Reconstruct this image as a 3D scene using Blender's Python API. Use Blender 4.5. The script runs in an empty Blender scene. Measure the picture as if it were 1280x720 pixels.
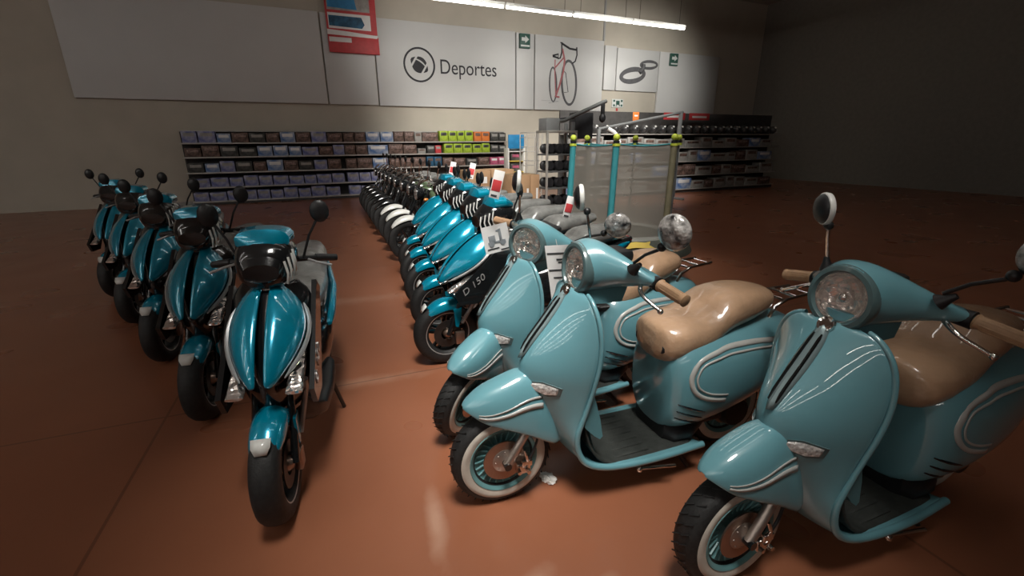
import bpy, bmesh, math, random
from mathutils import Vector, Matrix, Quaternion
PI = math.pi
sc = bpy.context.scene
COL = sc.collection
R = math.radians
rnd = random.Random(7)

# ------------------------------------------------------------------ helpers
class MB:
    """collects shapes for ONE mesh object"""
    def __init__(self, T=None):
        self.v = []; self.f = []; self.mi = []; self.T = T
    def add(self, vs, fs, m=0):
        o = len(self.v)
        for p in vs:
            p = Vector(p)
            self.v.append(self.T @ p if self.T is not None else p)
        for f in fs:
            self.f.append([i + o for i in f]); self.mi.append(m)
        return self
    def box(self, lo, hi, m=0, M=None):
        x0, y0, z0 = lo; x1, y1, z1 = hi
        vs = [Vector(p) for p in ((x0,y0,z0),(x1,y0,z0),(x1,y1,z0),(x0,y1,z0),(x0,y0,z1),(x1,y0,z1),(x1,y1,z1),(x0,y1,z1))]
        if M is not None: vs = [M @ p for p in vs]
        return self.add(vs, [(0,3,2,1),(4,5,6,7),(0,1,5,4),(1,2,6,5),(2,3,7,6),(3,0,4,7)], m)
    def cbox(self, lo, hi, c=.01, m=0, M=None):
        """box with chamfered edges"""
        b = bmesh.new(); bmesh.ops.create_cube(b, size=1)
        for v in b.verts:
            v.co = Vector([lo[i] + (v.co[i] + .5) * (hi[i] - lo[i]) for i in range(3)])
        c = min(c, .49 * min(hi[i] - lo[i] for i in range(3)))
        bmesh.ops.bevel(b, geom=b.edges[:], offset=c, segments=2, profile=.5, affect='EDGES')
        b.verts.index_update()
        vs = [v.co.copy() for v in b.verts]
        if M is not None: vs = [M @ p for p in vs]
        fs = [[v.index for v in f.verts] for f in b.faces]
        b.free()
        return self.add(vs, fs, m)
    def loft(self, rings, closed=True, cap0=True, cap1=True, m=0):
        n = len(rings[0]); vs = [p for r in rings for p in r]; fs = []
        for i in range(len(rings) - 1):
            for j in range(n if closed else n - 1):
                k = (j + 1) % n
                fs.append((i*n+j, i*n+k, (i+1)*n+k, (i+1)*n+j))
        if closed and cap0: fs.append(tuple(range(n))[::-1])
        if closed and cap1: fs.append(tuple((len(rings)-1)*n + j for j in range(n)))
        return self.add(vs, fs, m)
    def tube(self, pts, r, n=10, m=0, caps=True, smooth=0):
        pts = [Vector(p) for p in pts]
        rs = list(r) if isinstance(r, (list, tuple)) else [r] * len(pts)
        for _ in range(smooth):
            q = [pts[0]]; s = [rs[0]]
            for i in range(len(pts) - 1):
                q += [pts[i].lerp(pts[i+1], .25), pts[i].lerp(pts[i+1], .75)]
                s += [rs[i]*.75 + rs[i+1]*.25, rs[i]*.25 + rs[i+1]*.75]
            q.append(pts[-1]); s.append(rs[-1]); pts, rs = q, s
        rings = []; prev = None
        for i, p in enumerate(pts):
            t = (pts[min(i+1, len(pts)-1)] - pts[max(i-1, 0)]).normalized()
            if prev is None:
                a = Vector((0,0,1)) if abs(t.z) < .9 else Vector((1,0,0))
                u = t.cross(a).normalized()
            else:
                u = (prev - t * prev.dot(t)).normalized()
            prev = u; w = t.cross(u)
            rings.append([p + (u*math.cos(2*PI*k/n) + w*math.sin(2*PI*k/n)) * rs[i] for k in range(n)])
        return self.loft(rings, True, caps, caps, m)
    def lathe(self, prof, c, axis, n=32, m=0, closed=False):
        """prof = [(radius, along axis)...] about the axis through c"""
        q = Vector((0,0,1)).rotation_difference(Vector(axis).normalized()).to_matrix()
        c = Vector(c); k = len(prof); vs = []; fs = []
        for j in range(n):
            a = 2*PI*j/n
            for r, z in prof:
                vs.append(c + q @ Vector((r*math.cos(a), r*math.sin(a), z)))
        for j in range(n):
            jn = (j+1) % n
            for i in range(k if closed else k-1):
                i2 = (i+1) % k
                fs.append((j*k+i, jn*k+i, jn*k+i2, j*k+i2))
        return self.add(vs, fs, m)
    def ball(self, c, r, m=0, n=16, M=None):
        b = bmesh.new(); bmesh.ops.create_uvsphere(b, u_segments=n, v_segments=max(6, n*2//3), radius=1)
        r = r if isinstance(r, (tuple, list)) else (r, r, r)
        b.verts.index_update(); c = Vector(c)
        vs = [Vector((v.co.x*r[0], v.co.y*r[1], v.co.z*r[2])) for v in b.verts]
        if M is not None: vs = [M @ p for p in vs]
        vs = [c + p for p in vs]
        fs = [[v.index for v in f.verts] for f in b.faces]; b.free()
        return self.add(vs, fs, m)
    def prism(self, poly, d, m=0, M=None):
        """poly in local XZ, thickness d along local +Y"""
        n = len(poly)
        vs = [Vector((x, 0, z)) for x, z in poly] + [Vector((x, d, z)) for x, z in poly]
        if M is not None: vs = [M @ p for p in vs]
        fs = [tuple(range(n)), tuple(range(n, 2*n))[::-1]] + [(i, i+n, (i+1) % n + n, (i+1) % n) for i in range(n)]
        return self.add(vs, fs, m)
    def build(self, name, mats, parent=None, ang=40, sub=0, solid=0, loc=None, smooth=True):
        me = bpy.data.meshes.new(name)
        off = Vector(loc) if loc is not None else Vector((0,0,0))
        me.from_pydata([p - off for p in self.v], [], self.f)
        mats = mats if isinstance(mats, (list, tuple)) else [mats]
        for mm in mats: me.materials.append(mm)
        me.polygons.foreach_set('material_index', self.mi)
        b = bmesh.new(); b.from_mesh(me); bmesh.ops.recalc_face_normals(b, faces=b.faces[:]); b.to_mesh(me); b.free()
        if smooth:
            me.polygons.foreach_set('use_smooth', [True]*len(me.polygons))
            if not sub: me.set_sharp_from_angle(angle=R(ang))
        me.update()
        o = bpy.data.objects.new(name, me); COL.objects.link(o); o.location = off
        if parent is not None: o.parent = parent
        if solid:
            s = o.modifiers.new('thick', 'SOLIDIFY'); s.thickness = solid; s.offset = -1
        if sub:
            s = o.modifiers.new('sub', 'SUBSURF'); s.levels = sub; s.render_levels = sub
        return o

def tag(o, label=None, cat=None, group=None, kind=None):
    if label: o['label'] = label
    if cat: o['category'] = cat
    if group: o['group'] = group
    if kind: o['kind'] = kind
    return o
def thing(name, label, cat, loc=(0,0,0), rz=0, group=None):
    o = bpy.data.objects.new(name, None); COL.objects.link(o)
    o.location = loc; o.rotation_euler = (0,0,rz); o.empty_display_size = .1
    return tag(o, label, cat, group)
def struct(name, mb, m, **k):
    return tag(mb.build(name, m, **k), kind='structure')
def copy_tree(o, parent=None):
    c = o.copy(); COL.objects.link(c)
    if parent is not None: c.parent = parent
    for ch in list(o.children): copy_tree(ch, c)
    return c
def lettering(name, txt, size, mat, parent, M, shear=0, sx=1, extr=.002, align='LEFT', space=1):
    cu = bpy.data.curves.new(name, 'FONT'); cu.body = txt; cu.size = size; cu.shear = shear
    cu.extrude = extr; cu.align_x = align; cu.space_character = space; cu.materials.append(mat)
    tmp = bpy.data.objects.new('lettering_curve', cu); COL.objects.link(tmp)
    me = bpy.data.meshes.new_from_object(tmp.evaluated_get(bpy.context.evaluated_depsgraph_get()))
    bpy.data.objects.remove(tmp); bpy.data.curves.remove(cu)
    o = bpy.data.objects.new(name, me); COL.objects.link(o)
    if parent is not None: o.parent = parent
    o.matrix_local = M @ Matrix.Diagonal((sx,1,1,1))
    return o
def ring_yz(x, yc, zc, hw, hh, n=2.4, N=24, sh=0):
    out = []
    for k in range(N):
        a = 2*PI*(k+.5)/N; c, s = math.cos(a), math.sin(a)
        z = hh*math.copysign(abs(s)**(2/n), s)
        out.append(Vector((x + sh*z, yc + hw*math.copysign(abs(c)**(2/n), c), zc + z)))
    return out
def interp(tab, x):
    if x <= tab[0][0]: return tab[0][1:]
    for a, b in zip(tab, tab[1:]):
        if x <= b[0]:
            t = (x-a[0])/(b[0]-a[0]); return tuple(p + (q-p)*t for p, q in zip(a[1:], b[1:]))
    return tab[-1][1:]
def smooth_tab(tab, n):
    """resample a table of rows with a Catmull-Rom curve"""
    out = []
    for i in range(len(tab)-1):
        p0 = tab[max(i-1,0)]; p1 = tab[i]; p2 = tab[i+1]; p3 = tab[min(i+2,len(tab)-1)]
        for k in range(n):
            t = k/n
            out.append(tuple(.5*(2*b + (c-a)*t + (2*a-5*b+4*c-d)*t*t + (3*b-a-3*c+d)*t**3) for a,b,c,d in zip(p0,p1,p2,p3)))
    out.append(tuple(tab[-1])); return out

# ------------------------------------------------------------------ materials
def mat(name, col, rough=.5, metal=0, coat=0, spec=.5, noise=0, nscale=8, bump=0, bscale=30, emis=None, estr=0, trans=0, alpha=1, ior=1.45, stretch=None, col2=None):
    m = bpy.data.materials.new(name); m.use_nodes = True
    nt = m.node_tree; b = nt.nodes['Principled BSDF']
    b.inputs['Base Color'].default_value = (*col, 1); b.inputs['Roughness'].default_value = rough
    b.inputs['Metallic'].default_value = metal; b.inputs['Coat Weight'].default_value = coat
    b.inputs['Coat Roughness'].default_value = .008; b.inputs['Coat IOR'].default_value = 1.75
    b.inputs['Specular IOR Level'].default_value = spec; b.inputs['IOR'].default_value = ior
    b.inputs['Transmission Weight'].default_value = trans; b.inputs['Alpha'].default_value = alpha
    if emis: b.inputs['Emission Color'].default_value = (*emis, 1); b.inputs['Emission Strength'].default_value = estr
    if noise or bump:
        tc = nt.nodes.new('ShaderNodeTexCoord'); mp = nt.nodes.new('ShaderNodeMapping')
        nt.links.new(tc.outputs['Object'], mp.inputs['Vector'])
        if stretch: mp.inputs['Scale'].default_value = stretch
    if noise:
        nz = nt.nodes.new('ShaderNodeTexNoise'); nz.inputs['Scale'].default_value = nscale; nz.inputs['Detail'].default_value = 4
        nt.links.new(mp.outputs[0], nz.inputs['Vector'])
        rp = nt.nodes.new('ShaderNodeValToRGB'); rp.color_ramp.elements[0].position = .35; rp.color_ramp.elements[1].position = .65
        c2 = col2 or tuple(min(1, c*(1+noise)) for c in col); c1 = col if col2 else tuple(c*(1-noise) for c in col)
        rp.color_ramp.elements[0].color = (*c1, 1); rp.color_ramp.elements[1].color = (*c2, 1)
        nt.links.new(nz.outputs['Fac'], rp.inputs[0]); nt.links.new(rp.outputs[0], b.inputs['Base Color'])
    if bump:
        n2 = nt.nodes.new('ShaderNodeTexNoise'); n2.inputs['Scale'].default_value = bscale; n2.inputs['Detail'].default_value = 3
        nt.links.new(mp.outputs[0], n2.inputs['Vector'])
        bp = nt.nodes.new('ShaderNodeBump'); bp.inputs['Strength'].default_value = bump; bp.inputs['Distance'].default_value = .01
        nt.links.new(n2.outputs['Fac'], bp.inputs['Height']); nt.links.new(bp.outputs[0], b.inputs['Normal'])
    return m

M = {}
M['mint'] = mat('mint_paint', (.125,.30,.345), .35, coat=1, noise=.03, nscale=3)
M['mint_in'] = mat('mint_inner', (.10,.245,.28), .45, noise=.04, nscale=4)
M['teal'] = mat('teal_metallic', (.0,.26,.40), .22, metal=.35, coat=.8, noise=.06, nscale=20)
M['black'] = mat('black_plastic', (.012,.012,.013), .42, noise=.2, nscale=40)
M['gloss_black'] = mat('black_gloss', (.008,.009,.010), .15, coat=.5, noise=.1)
M['rubber'] = mat('tyre_rubber', (.014,.014,.014), .6, noise=.25, nscale=60, bump=.15, bscale=120)
M['matrub'] = mat('floor_mat_rubber', (.028,.031,.028), .55, noise=.25, nscale=30, bump=.3, bscale=220)
M['white_rub'] = mat('whitewall', (.50,.46,.40), .5, noise=.08, nscale=20)
M['rim'] = mat('rim_paint', (.11,.25,.26), .35, noise=.1)
M['chrome'] = mat('chrome', (.72,.70,.68), .12, metal=1, noise=.05)
M['alu'] = mat('brushed_aluminium', (.42,.36,.32), .38, metal=.9, noise=.1)
M['dark_metal'] = mat('dark_metal', (.06,.055,.052), .4, metal=.8, noise=.2)
M['disc'] = mat('brake_disc', (.36,.26,.21), .35, metal=.9, noise=.1)
M['tan'] = mat('tan_grip', (.36,.22,.125), .55, noise=.08, nscale=60)
M['tan_seat'] = mat('tan_vinyl_in_plastic', (.42,.265,.165), .35, coat=.5, noise=.16, nscale=7, bump=1, bscale=13)
M['grey_wrap'] = mat('grey_plastic_wrap', (.145,.145,.138), .35, coat=.4, noise=.22, nscale=14, bump=.8, bscale=16)
M['black_wrap'] = mat('black_wrapped', (.015,.016,.018), .2, coat=.6, noise=.2, bump=1, bscale=28)
M['mirror_wrap'] = mat('bubble_wrapped_mirror', (.015,.015,.017), .2, coat=.7, noise=.5, nscale=26, bump=1, bscale=30, col2=(.42,.40,.38))
M['stripe'] = mat('stripe_grey', (.42,.42,.40), .35, coat=.4, noise=.04)
M['bezel'] = mat('lamp_bezel', (.075,.125,.13), .3, coat=.4, noise=.05)
M['glass'] = mat('lamp_glass', (1,1,1), .02, trans=1, ior=1.12, noise=.0)
M['amber'] = mat('amber_lens', (.50,.17,.03), .15, coat=.6, noise=.1)
M['red'] = mat('red_lens', (.35,.012,.012), .2, coat=.5, noise=.1)
M['grey_trim'] = mat('grey_trim', (.20,.27,.28), .3, metal=.2, noise=.06)
M['silver'] = mat('silver_paint', (.42,.42,.42), .3, metal=.5, noise=.06)
M['white'] = mat('white_plastic', (.62,.62,.59), .35, coat=.3, noise=.05)
M['olive'] = mat('olive_paint', (.095,.14,.075), .3, coat=.5, noise=.12)
M['paper'] = mat('paper', (.74,.73,.72), .7, noise=.03)
M['ink'] = mat('print_ink', (.03,.03,.035), .7, noise=.1)
M['greyink'] = mat('print_grey', (.22,.24,.26), .7, noise=.1)
M['darkgrey'] = mat('print_dark_grey', (.10,.10,.105), .7, noise=.12)
M['redp'] = mat('red_print', (.50,.045,.05), .5, noise=.08)
M['pinkp'] = mat('bike_red_print', (.42,.14,.15), .6, noise=.1)
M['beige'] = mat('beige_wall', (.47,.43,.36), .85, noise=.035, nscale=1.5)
M['panel'] = mat('white_fascia', (.56,.56,.55), .55, noise=.02, nscale=1)
M['panelseam'] = mat('fascia_seam', (.36,.36,.36), .6, noise=.03)
M['ceil'] = mat('ceiling', (.45,.43,.39), .9, noise=.05)
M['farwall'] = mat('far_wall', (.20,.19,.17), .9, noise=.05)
M['shelf'] = mat('shelf_metal', (.42,.40,.37), .45, metal=.2, noise=.06)
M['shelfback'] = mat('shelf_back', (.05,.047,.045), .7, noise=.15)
M['card'] = mat('cardboard', (.40,.245,.135), .8, noise=.08, nscale=6)
M['cardtop'] = mat('cardboard_tape', (.42,.36,.20), .6, noise=.06)
M['gym'] = mat('gym_grey', (.16,.165,.165), .4, metal=.3, noise=.08)
M['gymbox'] = mat('grey_box', (.27,.28,.28), .5, noise=.06)
M['gymdark'] = mat('gym_dark', (.02,.02,.022), .45, noise=.2)
M['helmet'] = mat('helmet_shell', (.02,.02,.022), .4, coat=.2, noise=.5, nscale=9, col2=(.06,.057,.055))
M['foam'] = mat('teal_foam', (.035,.24,.27), .6, noise=.06)
M['khaki'] = mat('khaki_foam', (.19,.17,.105), .7, noise=.1)
M['ballg'] = mat('lime_ball', (.47,.55,.06), .5, noise=.08)
M['tmat'] = mat('jump_mat', (.05,.055,.045), .6, noise=.1)
M['pad'] = mat('pad_grey', (.22,.22,.20), .6, noise=.1)
M['yellow'] = mat('yellow_patch', (.52,.38,.07), .6, noise=.08)
M['green'] = mat('sign_green', (.03,.09,.07), .5, noise=.1)
M['signw'] = mat('sign_white', (.6,.62,.6), .5, noise=.03)
M['orange'] = mat('orange_print', (.60,.17,.035), .6, noise=.15, nscale=9)
M['lime'] = mat('lime_print', (.30,.42,.03), .6, noise=.35, nscale=7)
M['bluep'] = mat('blue_print', (.02,.20,.42), .5, noise=.1)
M['brownbox'] = mat('brown_print', (.05,.032,.026), .6, noise=.5, nscale=11, col2=(.20,.125,.10))
M['pinkish'] = mat('dull_pink_print', (.10,.06,.055), .6, noise=.5, nscale=16, col2=(.34,.24,.21))
M['bluebox'] = mat('blue_white_print', (.05,.14,.36), .5, noise=.5, nscale=5, col2=(.50,.53,.58))
M['purplebox'] = mat('violet_print', (.10,.12,.32), .5, noise=.5, nscale=6, col2=(.42,.42,.52))
M['whitebox'] = mat('grey_white_print', (.30,.29,.27), .6, noise=.2, nscale=6)
M['pinkbox'] = mat('pink_print', (.45,.10,.18), .6, noise=.4, nscale=7)
M['blackbox'] = mat('black_print', (.02,.02,.02), .5, noise=.5, nscale=7, col2=(.10,.10,.09))
M['tealbox'] = mat('blue_print_dark', (.02,.09,.17), .6, noise=.4, nscale=7)
M['litter'] = mat('thin_white_plastic', (.80,.78,.75), .35, coat=.4, noise=.06)

# headlight reflector: bright faceted metal
def facet_mat():
    m = mat('faceted_reflector', (.86,.80,.76), .22, metal=.85)
    nt = m.node_tree; b = nt.nodes['Principled BSDF']
    tc = nt.nodes.new('ShaderNodeTexCoord'); v = nt.nodes.new('ShaderNodeTexVoronoi'); v.inputs['Scale'].default_value = 28
    nt.links.new(tc.outputs['Object'], v.inputs['Vector'])
    bp = nt.nodes.new('ShaderNodeBump'); bp.inputs['Strength'].default_value = .8; bp.inputs['Distance'].default_value = .02
    nt.links.new(v.outputs['Distance'], bp.inputs['Height']); nt.links.new(bp.outputs[0], b.inputs['Normal'])
    return m
M['facet'] = facet_mat()
M['clearlens'] = mat('clear_signal_lens', (.62,.60,.58), .2, metal=.35, coat=.6, noise=.45, nscale=60, bump=.5, bscale=70)
def net_mat():
    m = bpy.data.materials.new('safety_net'); m.use_nodes = True; nt = m.node_tree; nt.nodes.clear()
    out = nt.nodes.new('ShaderNodeOutputMaterial'); mx = nt.nodes.new('ShaderNodeMixShader')
    tr = nt.nodes.new('ShaderNodeBsdfTransparent'); df = nt.nodes.new('ShaderNodeBsdfDiffuse')
    df.inputs['Color'].default_value = (.25,.23,.20,1)
    tc = nt.nodes.new('ShaderNodeTexCoord'); n = nt.nodes.new('ShaderNodeTexNoise'); n.inputs['Scale'].default_value = 3
    nt.links.new(tc.outputs['Object'], n.inputs['Vector'])
    mr = nt.nodes.new('ShaderNodeMapRange'); mr.inputs['To Min'].default_value = .56; mr.inputs['To Max'].default_value = .66
    nt.links.new(n.outputs['Fac'], mr.inputs[0]); nt.links.new(mr.outputs[0], mx.inputs[0])
    nt.links.new(tr.outputs[0], mx.inputs[1]); nt.links.new(df.outputs[0], mx.inputs[2]); nt.links.new(mx.outputs[0], out.inputs[0])
    return m
M['net'] = net_mat()
M['tube_aisle'] = mat('wide_tube', (.9,.9,.88), .5, emis=(1,.97,.92), estr=15, noise=.0)
M['tube'] = mat('fluorescent_tube', (.9,.9,.88), .5, emis=(1,.97,.92), estr=8.5, noise=.0)

def floor_mat():
    m = bpy.data.materials.new('polished_terracotta'); m.use_nodes = True; nt = m.node_tree; b = nt.nodes['Principled BSDF']
    N = nt.nodes.new; L = nt.links.new
    tc = N('ShaderNodeTexCoord')
    n1 = N('ShaderNodeTexNoise'); n1.inputs['Scale'].default_value = 1.1; n1.inputs['Detail'].default_value = 5; L(tc.outputs['Object'], n1.inputs['Vector'])
    r1 = N('ShaderNodeValToRGB'); r1.color_ramp.elements[0].position = .3; r1.color_ramp.elements[1].position = .7
    r1.color_ramp.elements[0].color = (.258,.094,.048,1); r1.color_ramp.elements[1].color = (.305,.116,.061,1)
    L(n1.outputs['Fac'], r1.inputs[0])
    # pale smears: near patches with noisy edges, and pale bands across the aisle
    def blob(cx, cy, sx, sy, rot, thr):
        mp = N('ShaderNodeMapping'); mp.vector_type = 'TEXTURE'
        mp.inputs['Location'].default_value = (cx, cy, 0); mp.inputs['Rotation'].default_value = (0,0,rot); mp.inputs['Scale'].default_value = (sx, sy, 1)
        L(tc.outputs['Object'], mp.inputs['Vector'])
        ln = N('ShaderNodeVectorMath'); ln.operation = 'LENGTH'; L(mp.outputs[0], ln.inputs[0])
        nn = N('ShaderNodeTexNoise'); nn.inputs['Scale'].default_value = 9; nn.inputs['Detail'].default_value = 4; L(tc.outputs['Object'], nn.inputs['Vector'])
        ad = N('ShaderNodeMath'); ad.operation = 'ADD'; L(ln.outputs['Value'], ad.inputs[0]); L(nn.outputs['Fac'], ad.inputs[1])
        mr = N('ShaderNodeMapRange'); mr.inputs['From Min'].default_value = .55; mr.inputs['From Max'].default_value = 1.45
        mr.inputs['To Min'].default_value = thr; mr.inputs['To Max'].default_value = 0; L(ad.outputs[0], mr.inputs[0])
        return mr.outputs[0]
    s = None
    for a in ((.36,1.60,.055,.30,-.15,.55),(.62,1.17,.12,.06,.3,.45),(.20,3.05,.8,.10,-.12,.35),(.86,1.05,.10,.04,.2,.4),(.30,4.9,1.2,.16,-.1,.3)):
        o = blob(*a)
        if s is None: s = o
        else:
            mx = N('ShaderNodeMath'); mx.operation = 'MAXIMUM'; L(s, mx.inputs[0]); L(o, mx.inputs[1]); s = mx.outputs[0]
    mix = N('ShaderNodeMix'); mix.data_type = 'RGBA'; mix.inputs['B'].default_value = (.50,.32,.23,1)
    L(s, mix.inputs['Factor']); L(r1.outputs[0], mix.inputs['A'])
    # wide control joints
    br = N('ShaderNodeTexBrick'); br.offset = 0; br.inputs['Scale'].default_value = 1; br.inputs['Brick Width'].default_value = 3.2; br.inputs['Row Height'].default_value = 3.2
    br.inputs['Mortar Size'].default_value = .008; br.inputs['Color1'].default_value = (1,1,1,1); br.inputs['Color2'].default_value = (1,1,1,1); br.inputs['Mortar'].default_value = (.62,.62,.62,1)
    mo = N('ShaderNodeMapping'); mo.inputs['Location'].default_value = (1.1,.15,0); mo.inputs['Rotation'].default_value = (0,0,.06); L(tc.outputs['Object'], mo.inputs['Vector']); L(mo.outputs[0], br.inputs['Vector'])
    mul = N('ShaderNodeMix'); mul.data_type = 'RGBA'; mul.blend_type = 'MULTIPLY'; mul.inputs['Factor'].default_value = 1
    L(mix.outputs['Result'], mul.inputs['A']); L(br.outputs['Color'], mul.inputs['B']); L(mul.outputs['Result'], b.inputs['Base Color'])
    n3 = N('ShaderNodeTexNoise'); n3.inputs['Scale'].default_value = 1.6; n3.inputs['Detail'].default_value = 1; L(tc.outputs['Object'], n3.inputs['Vector'])
    mr = N('ShaderNodeMapRange'); mr.inputs['To Min'].default_value = .24; mr.inputs['To Max'].default_value = .34; L(n3.outputs['Fac'], mr.inputs[0]); L(mr.outputs[0], b.inputs['Roughness'])
    bp = N('ShaderNodeBump'); bp.inputs['Strength'].default_value = .02; bp.inputs['Distance'].default_value = .01; L(n1.outputs['Fac'], bp.inputs['Height']); L(bp.outputs[0], b.inputs['Normal'])
    return m
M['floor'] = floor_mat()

# ------------------------------------------------------------------ setting
X0, X1, Y0, Y1, H = -28, 19, -19, 15.4, 7
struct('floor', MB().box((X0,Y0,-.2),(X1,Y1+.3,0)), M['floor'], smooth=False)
struct('wall_back', MB().box((X0,Y1,0),(X1,Y1+.3,H)), M['beige'], smooth=False)
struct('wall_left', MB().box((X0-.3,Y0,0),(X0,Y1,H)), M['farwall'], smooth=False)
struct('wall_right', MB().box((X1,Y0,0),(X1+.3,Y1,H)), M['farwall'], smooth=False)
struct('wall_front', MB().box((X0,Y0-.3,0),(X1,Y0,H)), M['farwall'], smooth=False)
struct('ceiling', MB().box((X0,Y0,H),(X1,Y1,H+.2)), M['ceil'], smooth=False)
struct('trim_1', MB().box((10.74,15.34,5.05),(10.80,15.42,H)), M['panelseam'], smooth=False)

# white fascia panels on the back wall
def fascia(x0, x1, z0, z1, label, name='fascia_panel'):
    t = MB().cbox((x0, 15.29, z0), (x1, 15.399, z1), .012).build(name, M['panel'], loc=((x0+x1)/2, 15.35, (z0+z1)/2))
    return tag(t, label, 'wall panel', 'white fascia panels on the back wall')
fascia(-4.6, 1.16, 2.68, 5.06, 'plain white fascia panel at the dim left end of the back wall')
fascia(1.2, 2.60, 2.68, 5.05, 'narrow white fascia panel under the red poster')
pD = fascia(2.64, 7.2, 2.67, 5.05, 'long white fascia panel reading Deportes beside a football emblem')
fascia(7.24, 7.90, 2.67, 5.03, 'narrow white strip panel with a green arrow sign')
pB = fascia(7.94, 10.74, 2.67, 5.03, 'white fascia panel printed with a pink road bicycle')
fascia(10.80, 11.32, 3.41, 4.9, 'slim white fascia strip between the bicycle and the figure eight')
p8 = fascia(11.36, 13.32, 3.41, 4.86, 'white fascia panel printed with a grey figure eight band')
fascia(13.36, 16.5, 2.58, 4.86, 'low-hanging white fascia panel at the right end of the back wall')
def wallM(x, y, z): return Matrix.Translation((x, y, z)) @ Matrix.Rotation(R(90), 4, 'X')
def childM(o, x, y, z):   # place a child given in world coordinates under a panel
    return Matrix.Translation(-o.location) @ wallM(x, y, z)
lettering('lettering', 'Deportes', .60, M['ink'], pD, childM(pD, 4.56, 15.285, 3.655), sx=.845, extr=.004)
def on(o, mb, name, m, **k):
    b = mb.build(name, m, loc=o.location, **k); b.location = (0,0,0); b.parent = o; return b
mb = MB(); c = (3.93, 15.285, 3.87)
mb.lathe([(.44,-.006),(.495,-.006),(.495,.006),(.44,.006)], c, (0,1,0), n=48, closed=True)
def football(cx, cz, L, W, rot):
    """a pointed oval cut by two pale bands and a lace gap"""
    def seg(u0, u1, k0=-1., k1=1.):
        pts = []
        for i in range(9):
            u = u0 + (u1-u0)*i/8; pts.append((u*L, k1*W*(1-u*u)))
        for i in range(9):
            u = u1 + (u0-u1)*i/8; pts.append((u*L, k0*W*(1-u*u)))
        ca, sa = math.cos(rot), math.sin(rot)
        return [(x*ca - z*sa, x*sa + z*ca) for x, z in pts]
    T = Matrix.Translation((cx, 15.281, cz))
    mb.prism(seg(-.93,-.68), .008, 0, T); mb.prism(seg(.68,.93), .008, 0, T)
    mb.prism(seg(-.5,.5,-1,.36), .008, 0, T); mb.prism(seg(-.5,.5,.56,1), .008, 0, T)
football(3.93, 3.87, .32, .23, R(-33))
on(pD, mb, 'football_emblem', M['ink'], ang=30)
# printed road bicycle
mb = MB(); yb = 15.287
def flat_ring(mb, cx, cz, rx, rz, w, m, n=36, rot=0, y=yb):
    vs = []; fs = []
    ca, sa = math.cos(rot), math.sin(rot)
    for k in range(n):
        a = 2*PI*k/n
        for s in (0, 1):
            px, pz = (rx-s*w)*math.cos(a), (rz-s*w)*math.sin(a)
            vs.append((cx+px*ca-pz*sa, y, cz+px*sa+pz*ca)); 
    for k in range(n):
        j = (k+1) % n; fs.append((2*k, 2*j, 2*j+1, 2*k+1))
    mb.add(vs, fs, m)
def stroke(mb, pts, w, m, y=yb):
    mb.tube([(x, y, z) for x, z in pts], w/2, 6, m)
flat_ring(mb, 9.31, 3.58, .34, .76, .085, 0, rot=.06)
flat_ring(mb, 8.66, 3.50, .17, .58, .06, 0, rot=.04)
stroke(mb, [(9.0,4.66),(9.10,4.30),(9.06,3.95),(8.92,3.5),(8.76,3.10)], .07, 1)
stroke(mb, [(8.74,4.06),(9.06,4.38)], .05, 1); stroke(mb, [(8.72,4.30),(8.72,3.9),(8.78,3.1)], .04, 1)
stroke(mb, [(8.76,3.12),(8.92,3.1)], .06, 1); stroke(mb, [(9.02,4.0),(9.16,3.9),(9.28,3.28),(9.12,3.26)], .03, 0)
stroke(mb, [(8.62,4.4),(8.84,4.36),(8.84,4.48),(8.62,4.42)], .06, 2)
stroke(mb, [(8.82,4.34),(8.92,4.36),(8.98,4.55),(8.97,4.86),(8.92,4.84)], .05, 2)
stroke(mb, [(8.98,4.82),(9.30,4.68),(9.58,4.66)], .07, 2); stroke(mb, [(9.58,4.74),(9.60,4.5),(9.54,4.30),(9.42,4.22)], .05, 2)
stroke(mb, [(8.2,2.98),(8.9,2.96),(8.5,2.9)], .012, 3)
on(pB, mb, 'bicycle_print', [M['darkgrey'], M['pinkp'], M['ink'], M['panelseam']])
# printed figure-eight band: large loop low left, small loop high right
mb = MB()
flat_ring(mb, 12.10, 3.96, .62, .29, .17, 0, rot=.16, y=15.286)
flat_ring(mb, 12.84, 4.36, .44, .17, .10, 0, rot=.05, y=15.2855)
stroke(mb, [(12.40,4.06),(12.54,4.22),(12.56,4.36)], .15, 0, y=15.25)
on(p8, mb, 'figure_eight_print', M['darkgrey'])

# red promotional poster hanging in front of the left panels
pr = thing('promotional_poster', 'red promotional poster with two product photos at the upper left of the wall', 'poster', (2.0,15.2,4.7))
def loc(mb, o, name, m, **k):
    b = mb.build(name, m, loc=o.location, **k); b.location = (0,0,0); b.parent = o; return b
loc(MB().cbox((1.35,15.19,4.56),(2.72,15.215,5.75),.006), pr, 'upper_sheet', M['redp'])
loc(MB().cbox((1.35,15.18,4.05),(2.74,15.215,4.50),.006), pr, 'lower_sheet', M['redp'])
loc(MB().box((1.40,15.183,5.12),(2.55,15.189,5.62)), pr, 'product_picture', [M['whitebox']], smooth=False)
loc(MB().box((1.40,15.183,4.66),(2.55,15.189,5.05)), pr, 'product_picture', [M['paper']], smooth=False)
loc(MB().prism([(1.42,5.18),(2.2,5.16),(2.12,5.56),(1.42,5.58)], .004, 0, Matrix.Translation((0,15.178,0))), pr, 'printed_product', M['bluep'])
loc(MB().prism([(1.42,4.72),(2.3,4.70),(2.38,4.80),(2.30,4.98),(1.42,4.98)], .004, 0, Matrix.Translation((0,15.178,0))), pr, 'printed_product', M['tealbox'])
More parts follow.
